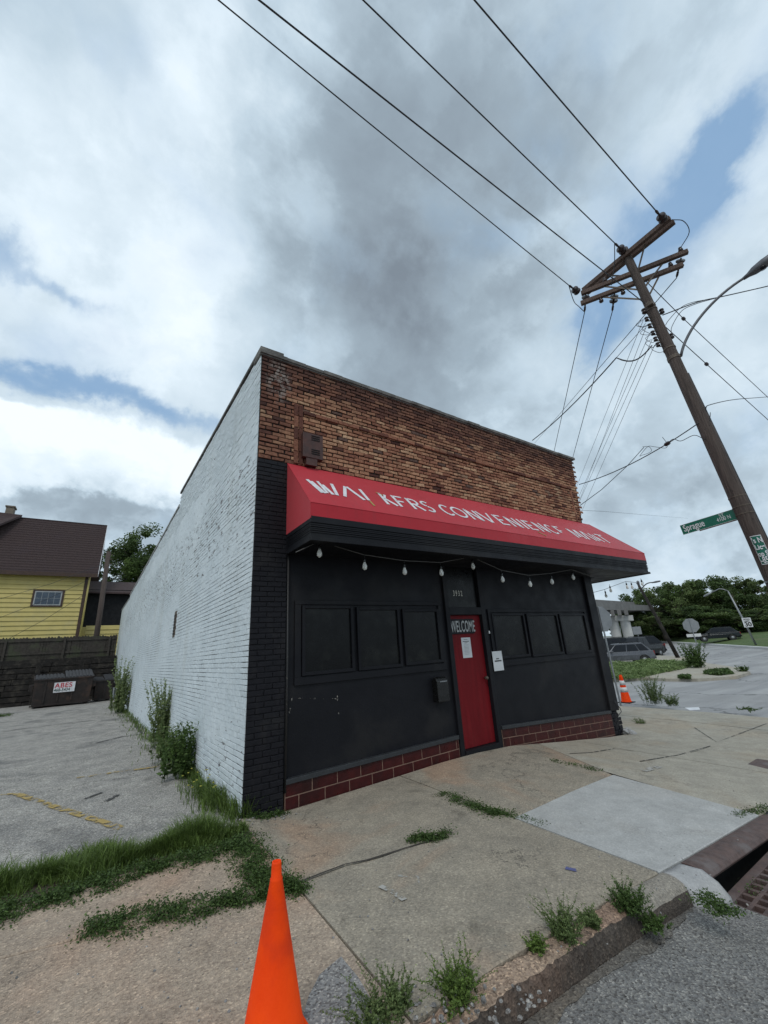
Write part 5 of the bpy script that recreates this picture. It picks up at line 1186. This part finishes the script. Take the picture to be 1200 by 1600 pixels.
# dumpsters
def dumpster(label,x0,y0,L_,Wd,H,rot,sticker=False,openlid=True):
    o=thing('dumpster',label,'dumpster',(x0,y0,0))
    T=Matrix.Translation((x0,y0,G(x0,y0)))@Matrix.Rotation(rot,4,'Z')
    def bb(b,name,mt,bevel=.01):
        b.v=[tuple(T@Vector(v)) for v in b.v]; return b.build(name,mt,o,bevel=bevel)
    b=MB(); zb=.05
    # tapered hollow bin: lower at the front
    P_=[(0.06,0.04,zb),(L_-.06,.04,zb),(L_-.06,Wd,zb),(.06,Wd,zb),(0,0,H*.88),(L_,0,H*.88),(L_,Wd,H),(0,Wd,H)]
    b.add(P_,[(3,2,1,0),(0,1,5,4),(1,2,6,5),(2,3,7,6),(3,0,4,7)]); bo=bb(b,'bin',M['dumpster'],0); s=bo.modifiers.new('t','SOLIDIFY'); s.thickness=.03
    b=MB(); b.beam((-.02,-.02,H*.88-.03),(L_+.02,-.02,H*.88-.03),.06,.07); b.beam((-.02,-.02,H*.88-.03),(-.02,Wd,H-.03),.05,.07); b.beam((L_+.02,-.02,H*.88-.03),(L_+.02,Wd,H-.03),.05,.07)
    for x in (.42,.95,1.5): 
        if x<L_-.2: b.box(x,x+.07,-.02,.03,.2,H*.84)
    b.box(-.03,L_+.03,-.015,.0,.06,.13); bb(b,'rim',M['dumpster'])
    for x in (-.16,L_): b=MB(); b.box(x,x+.16,.15,Wd-.15,H*.52,H*.72); bb(b,'fork_pocket',M['dumpster'])
    for x in (.15,L_-.2): b=MB(); b.box(x,x+.1,.06,Wd-.05,0,.05); bb(b,'skid',M['dumpster'],0)
    for k in range(2):
        b=MB(); xa=.0+k*L_/2; P0=[]
        for i in range(8): 
            x=xa+.02+i*(L_/2-.04)/8; b.box(x,x+(L_/2-.04)/8*.6,.0,Wd,0,.03)
        b.box(xa+.01,xa+L_/2-.01,-.05,Wd,-.015,0)
        S=Matrix.Translation((0,0,H*.88+.02))@Matrix.Rotation(math.atan2(H*.12,Wd)+(.10 if k else 0),4,'X'); b.v=[tuple(S@Vector(v)) for v in b.v]; bb(b,'lid',M['lid'],0)
    if sticker:
        q=MB(); q.box(.78,1.62,-.052,-.022,.62,1.08); st_=bb(q,'sticker',M['letter'],0)
        R3_=T.to_3x3(); xd_=R3_@Vector((1,0,0))
        t1=text('sticker_lettering','ABES',.30,M['sticker_red'],T@Vector((.81,-.054,.84)),xd_,(0,0,1),None,sx=1.0,bold=.006,space=1.08); t1.parent=st_
        t2=text('sticker_lettering','468-5434',.20,M['sticker_green'],T@Vector((.80,-.054,.665)),xd_,(0,0,1),None,sx=.83,bold=.004); t2.parent=st_
        inv=Matrix.Translation(-Vector(o['_loc']))
        for t in(t1,t2): t.matrix_parent_inverse=Matrix()
    return o
dpL=onG(62,1107); dpR=onG(138,1096)
dumpster('brown dumpster with white ABES sticker on its front',-3.95,21.7,2.35,1.3,1.45,.1,True)
dumpster('second dark dumpster tucked behind the first near the white wall',-1.5,22.7,.85,1.1,1.15,.1)
# ---------------------------------------------------------------- right background
# island with concrete tip and ground cover
def poly_slab(name,pix,h_,th,mt,bevel=.02):
    P_=[onG(*p) for p in pix]; b=MB(); n=len(P_); top=[(p.x,p.y,G(p.x,p.y)+h_) for p in P_]; bot=[(p.x,p.y,G(p.x,p.y)+h_-th) for p in P_]
    b.add(top+bot,[tuple(range(n)),tuple(range(2*n-1,n-1,-1))]+[(i,i+n,(i+1)%n+n,(i+1)%n) for i in range(n)]); return tag(b.build(name,mt,bevel=bevel),kind='structure')
poly_slab('traffic_island',[(935,1062),(1010,1058),(1040,1060),(1090,1060),(1150,1056),(1172,1049),(1155,1043),(1105,1036),(1090,1027),(1030,1024),(960,1030),(935,1040)],0,.25,M['walk_pale'])
def cover(name,pix,n,leaf,hh,mt,seed):
    r=random.Random(seed); P_=[onG(*p) for p in pix]; b=MB()
    xs_=[p.x for p in P_]; ys_=[p.y for p in P_]
    def inside(x,y):
        c=False; j=len(P_)-1
        for i in range(len(P_)):
            if (P_[i].y>y)!=(P_[j].y>y) and x<(P_[j].x-P_[i].x)*(y-P_[i].y)/(P_[j].y-P_[i].y)+P_[i].x: c=not c
            j=i
        return c
    k=0
    while k<n:
        x=r.uniform(min(xs_),max(xs_)); y=r.uniform(min(ys_),max(ys_))
        if not inside(x,y): continue
        k+=1; hm=hh*(.55+.45*math.sin(x*2.1)*math.cos(y*1.7)); z=G(x,y)+r.random()*hm; q=Vector((x,y,z)); a=Vector((r.gauss(0,1),r.gauss(0,1),r.gauss(0,.6))).normalized()*leaf*r.uniform(.5,1.3); e=a.cross(Vector((r.gauss(0,1),r.gauss(0,1),1))).normalized()*leaf*.4
        b.add([q-a,q+e,q+a,q-e],[(0,1,2,3)],0,min(1,max(0,r.gauss(.45,.25))))
    return tag(b.build(name,mt,tint=True),kind='stuff')
cover('ground_cover',[(935,1062),(985,1061),(1008,1058),(1030,1053),(1060,1048),(1080,1043),(1085,1036),(1030,1036),(990,1038),(945,1042)],30000,.075,.42,M['cover'],5)
cover('ground_cover',[(1100,1054),(1125,1056),(1148,1053),(1135,1048),(1105,1048)],1500,.10,.25,M['grass_dull'],6)
cover('ground_cover',[(1060,1060),(1080,1061),(1078,1056),(1063,1056)],500,.10,.25,M['grass_dull'],7)
weed('island_shrub','bushy green shrub on the traffic island beneath the far stop sign',G3(1088,1044),50,1.7,.8,.13,M['grass_dull'],r,cat='shrub',lpw=70,stem=.01,wide=.3)
weed('island_tuft','small weed at the pointed right end of the traffic island',G3(1162,1049),16,.35,.5,.1,M['grass_dull'],r,lpw=30,stem=.006)
# grass slope beyond the far curb
far=[(965,1000),(1000,999),(1035,1002),(1075,1004.5),(1120,1007),(1160,1009.5),(1200,1012),(1260,1016),(1340,1023)]
b=MB(); P_=[onG(*p) for p in far]; rowsn=[(0,.12),(6,.42),(16,.95),(30,1.5),(70,2.2)]
def hillz(d): return float(np.interp(d,[a for a,_ in rowsn],[c for _,c in rowsn]))
vs=[]
for dd,hz in rowsn:
    for p in P_:
        v=Vector((p.x-CAM[0],p.y-CAM[1],0)).normalized(); vs.append((p.x+v.x*dd,p.y+v.y*dd,G(p.x,p.y)+hz*(1 if dd else .0)+(.0 if dd else -.02)))
n=len(P_); b.add(vs,[(j*n+i,j*n+i+1,(j+1)*n+i+1,(j+1)*n+i) for j in range(len(rowsn)-1) for i in range(n-1)]); tag(b.build('grass_slope',M['grassy'],smooth=True),kind='structure')
b=MB()
for i in range(n-1): 
    p,q_=P_[i],P_[i+1]; b.beam((p.x,p.y,G(p.x,p.y)-.08),(q_.x,q_.y,G(q_.x,q_.y)-.08),.5,.24)
tag(b.build('far_curb',M['concrete_pale']),kind='structure')
def hillpt(px,dd):
    base=onG(px,float(np.interp(px,[a for a,_ in far],[c for _,c in far]))); v=Vector((base.x-CAM[0],base.y-CAM[1],0)).normalized(); return Vector((base.x+v.x*dd,base.y+v.y*dd,G(base.x,base.y)+hillz(dd)))
# vehicles: modelled nose toward +X, origin at ground centre
def wheel(b,x,y,r_,w_): b.tube([(x,y-w_/2,r_),(x,y+w_/2,r_)],r_,20)
def car(name,label,cat,loc,rz,paint,L_=4.6,Wd=1.8,H=1.65,kind='suv'):
    o=tag(bpy.data.objects.new(name,None),label,cat); col.objects.link(o)
    hw_=Wd/2; x0,x1=-L_/2,L_/2; sill=.28; belt=H*.60
    def part(b,nm,mt,bevel=.03,smooth=False,par=None):
        q=b.build(nm,mt,None,bevel=bevel,smooth=smooth); q.parent=par or o; return q
    # body side profile with wheel arches cut as polygon steps
    def arch(cx,r_=.40): return [(cx+r_*math.cos(R_(a)),.36+r_*math.sin(R_(a))) for a in range(180,-1,-20) if .36+r_*math.sin(R_(a))>=sill-.01]
    fx,rx_=x1-.88,x0+.85
    bot=[(x0+.12,sill)]+arch(rx_)+arch(fx)+[(x1-.1,sill)]
    if kind=='pickup': top=[(x1,.55),(x1-.05,belt-.18),(x1-1.1,belt),(.9,belt),(x0+.02,belt+.02),(x0,.55)]
    else: top=[(x1,.5),(x1-.05,belt-.22),(x1-.35,belt-.1),(x1-1.15,belt),(x0+.06,belt+.03),(x0,.6)]
    poly=bot+top
    b=MB(); n=len(poly); ins=.06
    left=[(x,-hw_+ (ins if z>belt-.12 or z<sill+.05 else 0),z) for x,z in poly]; right=[(x,-y,z) for x,y,z in left]
    b.add(left+right,[tuple(range(n))[::-1],tuple(range(n,2*n))]+[(i,(i+1)%n,(i+1)%n+n,i+n) for i in range(n)]); part(b,'body',paint,.02)
    if kind=='pickup': cab=[(x1-1.25,belt-.02),(x1-1.95,H),(x1-3.2,H),(x1-3.4,belt-.02)]
    else: cab=[(x1-1.2,belt-.02),(x1-1.95,H-.04),(x1-2.4,H),(x0+.75,H-.02),(x0+.12,belt-.02)]
    b=MB(); m_=len(cab); ll=[(x,-(hw_-.07 if z<belt else hw_-.24),z) for x,z in cab]; rr2=[(x,-y,z) for x,y,z in ll]
    b.add(ll+rr2,[tuple(range(m_))[::-1],tuple(range(m_,2*m_))]+[(i,(i+1)%m_,(i+1)%m_+m_,i+m_) for i in range(m_)]); part(b,'cabin',paint,.04)
    # side glass
    def yy(z): return (hw_-.07)+(-.17)*(z-belt+.02)/(H-belt+.02)+.012
    zl_,zh=belt+.04,H-.12
    xs_=cab[0][0]-.12,cab[1][0]+.02,cab[-2][0]+.0,cab[-1][0]+.2
    t=(zh-belt)/(H-belt)
    fa=cab[0][0]+(cab[1][0]-cab[0][0])*.12-.08; fb_=cab[0][0]+(cab[1][0]-cab[0][0])*t-.05
    ra=cab[-1][0]+(cab[-2][0]-cab[-1][0])*.12+.12; rb_=cab[-1][0]+(cab[-2][0]-cab[-1][0])*t+.08
    cuts=[0,.42,.74,1] if kind!='pickup' else [0,.55,1]
    for s in (-1,1):
        for a,c in zip(cuts[:-1],cuts[1:]):
            a2,c2_=a+.012,c-.012
            P4=[(fa+(ra-fa)*a2,zl_),(fa+(ra-fa)*c2_,zl_),(fb_+(rb_-fb_)*c2_,zh),(fb_+(rb_-fb_)*a2,zh)]
            b=MB(); b.add([(x,s*yy(z),z) for x,z in P4]+[(x,s*(yy(z)-.03),z) for x,z in P4],[(0,1,2,3),(3,2,6,7),(0,4,5,1),(1,5,6,2),(3,7,4,0)]); part(b,'side_window',M['glass'],0)
    w1=Vector((cab[0][0],0,cab[0][1])); w2_=Vector((cab[1][0],0,cab[1][1])); nn_=Vector((w2_.z-w1.z,0,w1.x-w2_.x)).normalized()
    def pane(nm,a,c,t0,t1):
        p=a.lerp(c,t0);q=a.lerp(c,t1); nn_=Vector((c.z-a.z,0,a.x-c.x)).normalized(); 
        if nn_.x*(a.x)<0: nn_=-nn_
        wa_,wc=yy(p.z)-.09,yy(q.z)-.09; b=MB(); b.add([Vector((p.x,-wa_,p.z))+nn_*.012,Vector((p.x,wa_,p.z))+nn_*.012,Vector((q.x,wc,q.z))+nn_*.012,Vector((q.x,-wc,q.z))+nn_*.012],[(0,1,2,3)]); q_=part(b,nm,M['glass'],0)
    pane('windscreen',w1,w2_,.12,.92); pane('rear_window',Vector((cab[-1][0],0,cab[-1][1])),Vector((cab[-2][0],0,cab[-2][1])),.2,.85)
    for cx in (fx,rx_):
        for s in (-1,1):
            b=MB(); wheel(b,cx,s*(hw_-.11),.36,.22); t_=part(b,'wheel',M['rubber'],.02)
            b=MB(); b.lathe((cx,s*(hw_-.015),.36),[(0,0),(.2,0),(.22,.012),(.05,.03),(0,.03)],14,(0,s,0)); part(b,'rim',M['steel'],0,True,t_)
    for s in (-1,1):
        part(MB().box(x1-.12,x1+.01,s*(hw_-.28)-.16,s*(hw_-.28)+.16,belt-.36,belt-.22),'headlight',M['headlight'],.02)
        part(MB().box(x0-.012,x0+.12,s*(hw_-.13)-.08,s*(hw_-.13)+.08,belt-.34,belt-.02),'taillight',M['taillight'],.02)
        part(MB().box(cab[0][0]-.35,cab[0][0]-.2,s*(hw_+.1)-.1,s*(hw_+.1)+.1,belt,belt+.15),'mirror',paint,.03)
    part(MB().box(x1-.02,x1+.06,-hw_+.1,hw_-.1,.36,.56),'bumper',M['blackcar'] if kind!='pickup' else M['chrome'],.03)
    part(MB().box(x0-.09,x0+.02,-hw_+.08,hw_-.08,.42,.60),'bumper',paint if kind!='pickup' else M['chrome'],.03)
    part(MB().box(x0-.015,x0+.01,-.26,.26,belt-.42,belt-.28),'license_plate',M['letter'],0)
    if kind!='pickup':
        for s in(-1,1): part(MB().beam((cab[1][0]-.3,s*(hw_-.3),H+.03),(cab[-2][0]+.1,s*(hw_-.3),H+.03),.04,.04),'roof_rail',M['blackcar'],0)
    else:
        b=MB(); b.box(x0+.1,.75-.0,-hw_+.14,hw_-.14,belt+.015,belt+.06); part(b,'bed_cover',M['blackcar'],.02)
    o.location=loc; o.rotation_euler=(0,0,rz); return o
def face(px): d=ray(px,1000); return math.atan2(d[1],d[0])
s0=G3(972,1036)
car('parked_suv','silver grey parked SUV partly hidden by the store corner','suv',(s0.x,s0.y,G(s0.x,s0.y)+ST+.0),face(972)+R_(90+18),M['silver'],4.7,1.85,1.72)
s1=G3(1022,1026.5); car('pickup_truck','black pickup truck parked beyond the silver SUV showing its tail','pickup truck',(s1.x+1.6,s1.y+2.0,G(s1.x,s1.y)+ST),face(1022)+R_(150),M['blackcar'],5.6,2.0,1.95,'pickup')
s3=polar(990,52,G(45,9)+ST); car('parked_car','dark car parked behind the silver SUV with its roof showing','car',tuple(s3),face(990)+R_(110),M['blackcar'],5.0,1.95,1.95)
s4=polar(948,50,G(45,9)+ST); car('parked_car','dark blue car seen past the signpost at the store corner','car',tuple(s4),face(948)+R_(90),M['darkgreen'],4.9,1.95,2.0)
s2=hillpt(1124,3.5); car('parked_suv','dark SUV parked on the far grass slope before the wood','suv',tuple(s2),face(1124)+R_(97),M['darkgreen'],4.5,1.8,1.62)
# overpass
op=thing('overpass','grey highway overpass on two white columns beyond the parked cars','overpass',tuple(polar(972,66,-.3)))
def opz(py,r_=66): return zat(975,py,r_)
cA_,cB_=polar(966,66,0),polar(985,66,0); dirx=(cB_-cA_).normalized(); fwd_=Vector((dirx.y,-dirx.x,0))
for px in (965,983.5):
    c=polar(px,66,0); b=MB(); b.lathe((c.x,c.y,-.6),[(.62,0),(.62,opz(968)+.6)],20); b.build('column',M['concrete_pale'],op,smooth=False)
b=MB(); m0=polar(952,66,0);m1_=polar(998,66,0); z_=opz(964); b.beam((m0.x,m0.y,z_),(m1_.x,m1_.y,z_-.25),1.4,.7); b.build('pier_cap',M['concrete_pale'],op,bevel=.05)
b=MB(); 
for k in range(4):
    a=polar(956+k*11,64,0); e=polar(956+k*11,69,0); b.beam((a.x,a.y,opz(957)),(e.x,e.y,opz(957)),.45,.8)
b.build('girder',M['deck'],op)
b=MB(); a=polar(860,52,0); e=polar(1004,88,0); za=zat(925,942,57)+.5; b.beam((a.x,a.y,zat(900,946,52)),(e.x,e.y,zat(1004,952,88)),6,.9); b.build('deck',M['deck'],op)
b=MB(); b.beam((a.x,a.y,zat(900,940,52)+.3)-Vector((0,0,0)) if False else (a.x+fwd_.x*2.9,a.y+fwd_.y*2.9,zat(900,946,52)+.8),(e.x+fwd_.x*2.9,e.y+fwd_.y*2.9,zat(1004,952,88)+.8),.25,.8); b.build('parapet',M['deck'],op)
# signs
def octagon(c,nrm,up_,rad,th,b):
    nrm=Vector(nrm).normalized(); s_=Vector(up_).cross(nrm).normalized(); u_=nrm.cross(s_); P_=[Vector(c)+(s_*math.cos(R_(22.5+45*i))+u_*math.sin(R_(22.5+45*i)))*rad for i in range(8)]; b.prism([p-nrm*th/2 for p in P_],nrm,th)
def stop_sign(label,base,hc,rad,nrm,plate=False):
    o=thing('stop_sign',label,'stop sign',tuple(base)); b=MB(); base=Vector(base); b.beam(base-Vector((0,0,.2)),base+Vector((0,0,hc+rad*.95)),.05,.035,nrm); b.build('post',M['steel'],o,bevel=.006)
    b=MB(); octagon(base+Vector((0,0,hc))+Vector(nrm).normalized()*.03,nrm,(0,0,1),rad,.006,b); b.build('sign_plate',M['sign_back'],o)
    if plate: q=MB(); c=base+Vector((0,0,hc-rad-.16))+Vector(nrm).normalized()*.03; s_=Vector((0,0,1)).cross(Vector(nrm)).normalized(); q.beam(c-s_*.42,c+s_*.42,.006,.2,(0,0,1)); q.build('lower_plate',M['refl'],o)
    return o
b1=onG(969.5,1100); v1=Vector((b1.x-CAM[0],b1.y-CAM[1],0)).normalized()
stop_sign('back of a stop sign on a steel post by the right side of the store',(b1.x,b1.y,G(b1.x,b1.y)),2.72,.46,Matrix.Rotation(R_(38),3,'Z')@v1)
b2=onG(1098,1039); v2=Vector((b2.x-CAM[0],b2.y-CAM[1],0)).normalized()
stop_sign('back of a far stop sign with a small plate on the traffic island',(b2.x,b2.y,G(b2.x,b2.y)),zat(1084,977,math.hypot(b2.x-CAM[0],b2.y-CAM[1]))-G(b2.x,b2.y),.50,Matrix.Rotation(R_(10),3,'Z')@v2,True)
# lamp post with speed limit sign on the far slope
l0=hillpt(1183,2.0); D0=math.hypot(l0.x-CAM[0],l0.y-CAM[1]); kx=D0
lt_=polar(1161,D0,0); ztop_=zat(1161,921,D0)
ll_=thing('street_lamp','far grey street lamp with curved arm on the grass slope','street lamp',tuple(l0))
b=MB(); topp=Vector((l0.x,l0.y,ztop_)); topp=Vector((*(l0.xy),ztop_)); tt=polar(1163,D0,ztop_); b.tube([l0-Vector((0,0,.3)),l0.lerp(tt,.5),tt],[.10,.085,.065],10)
hd=polar(1134,D0,zat(1134,924,D0)); up1=polar(1150,D0,zat(1150,917,D0)); b.tube([tt,polar(1157,D0,zat(1157,918,D0)),up1,hd],.045,8); b.build('lamp_post',M['steel'],ll_,smooth=True)
b=MB(); dd_=(hd-up1).normalized(); b.lathe(hd-dd_*.1,[(0,0),(.06,.05),(.12,.4),(.09,.8),(0,.9)],10,dd_); b.build('lamp_head',M['steel'],ll_,smooth=True)
sc30=l0.lerp(tt,.31); vv=Vector((l0.x-CAM[0],l0.y-CAM[1],0)).normalized(); rg=Vector((vv.y,-vv.x,0)); c30=polar(1177,D0,zat(1177,972,D0))-vv*.2
sl30=thing('speed_limit_sign','white speed limit 30 sign on the far lamp post','road sign',tuple(c30)); w3,h3=D0*14/1130,D0*17.5/1080
b=MB(); b.beam(c30-rg*w3/2,c30+rg*w3/2,.02,h3,(0,0,1)); b.build('sign_plate',M['letter'],sl30)
text('sign_lettering','30',h3*.62,M['ink'],c30-rg*w3*.36-Vector((0,0,h3*.40))-vv*.014,rg,(0,0,1),sl30,bold=.02,sx=.95); text('sign_lettering','SPEED\nLIMIT',h3*.2,M['ink'],c30-rg*w3*.32+Vector((0,0,h3*.27))-vv*.014,rg,(0,0,1),sl30,bold=.005)
# far leaning lamp pole
f0=onG(1061,1028); D1=math.hypot(f0.x-CAM[0],f0.y-CAM[1]); f0.z=G(f0.x,f0.y); f1=polar(1020.5,D1,zat(1020.5,912,D1)); 
fl_=thing('street_lamp','leaning dark wooden lamp pole on the far side of the traffic island','street lamp',tuple(f0))
b=MB(); b.tube([f0-Vector((0,0,.3)),f0.lerp(f1,.5),f1],[.17,.14,.11],12); b.build('pole_shaft',M['timber'],fl_,smooth=True)
fh=polar(1046,D1,zat(1046,907,D1)); b=MB(); b.tube(bez(f0.lerp(f1,.93),f0.lerp(f1,.93)+(fh-f1)*.3+Vector((0,0,.5)),fh-(fh-f1)*.35+Vector((0,0,.1)),fh),.05,8); b.build('lamp_arm',M['aluminium'],fl_,smooth=True)
b=MB(); dd_=(fh-f1).normalized(); b.lathe(fh-dd_*.2,[(0,0),(.05,.05),(.09,.4),(.07,.7),(0,.8)],10,dd_); b.build('lamp_head',M['aluminium'],fl_,smooth=True)
b=MB(); b.lathe(f1,[(0,0),(.10,0),(.13,.3),(.1,.4),(0,.45)],10); b.build('cap',M['aluminium'],fl_,smooth=True)
# small roadside sign by the columns, litter and rusty cover plate
q0=polar(999,60,zat(999,985,60)); 
sgn=thing('road_sign','small grey sign on a thin post right of the white overpass columns','road sign',(q0.x,q0.y,-.5)); b=MB(); b.tube([(q0.x,q0.y,-.6),(q0.x,q0.y,q0.z+.5)],.05,6); b.build('post',M['steel'],sgn); b=MB(); b.beam(q0-Vector((dirx.x,dirx.y,0))*.45-v1*.1,q0+Vector((dirx.x,dirx.y,0))*.45-v1*.1,.02,.9,(0,0,1)); b.build('sign_plate',M['sign_back'],sgn)
cvr=onG(1194,1197); b=MB(); b.box(cvr.x-.2,cvr.x+.35,cvr.y-.35,cvr.y+.18,G(cvr.x,cvr.y)-.05,G(cvr.x,cvr.y)+.012); tag(b.build('cover_plate',M['iron'],bevel=.004),'square rusty iron cover plate set in the pavement at the right edge','cover plate')
groundpatch('curb_paint_patch',[(1070,1106),(1092,1105),(1094,1109),(1078,1110)],.004,M['letter'])
# pebbles on pavement
pb_=MB(); r6=random.Random(99)
for k in range(420):
    if k<120: p=onG(r6.uniform(640,860),r6.uniform(1540,1640)); 
    elif k<200: p=onG(r6.gauss(410,35),r6.gauss(1275,5))
    else: p=onG(r6.uniform(0,1200),r6.uniform(1200,1600))
    if p.y<-3.6: z=G(p.x,p.y)+ST
    else: z=G(p.x,p.y)
    s_=r6.uniform(.003,.009)*(1.6 if k<200 else 1)
    pb_.lathe((p.x,p.y,z-.001),[(0,0),(s_,s_*.3),(s_*.7,s_*.9),(0,s_)],6,(r6.uniform(-.4,.4),r6.uniform(-.4,.4),1))
tag(pb_.build('pebbles',M['gravel_patch']),kind='stuff')
for o in bpy.data.objects:
    if '_loc' in o.keys(): del o['_loc']
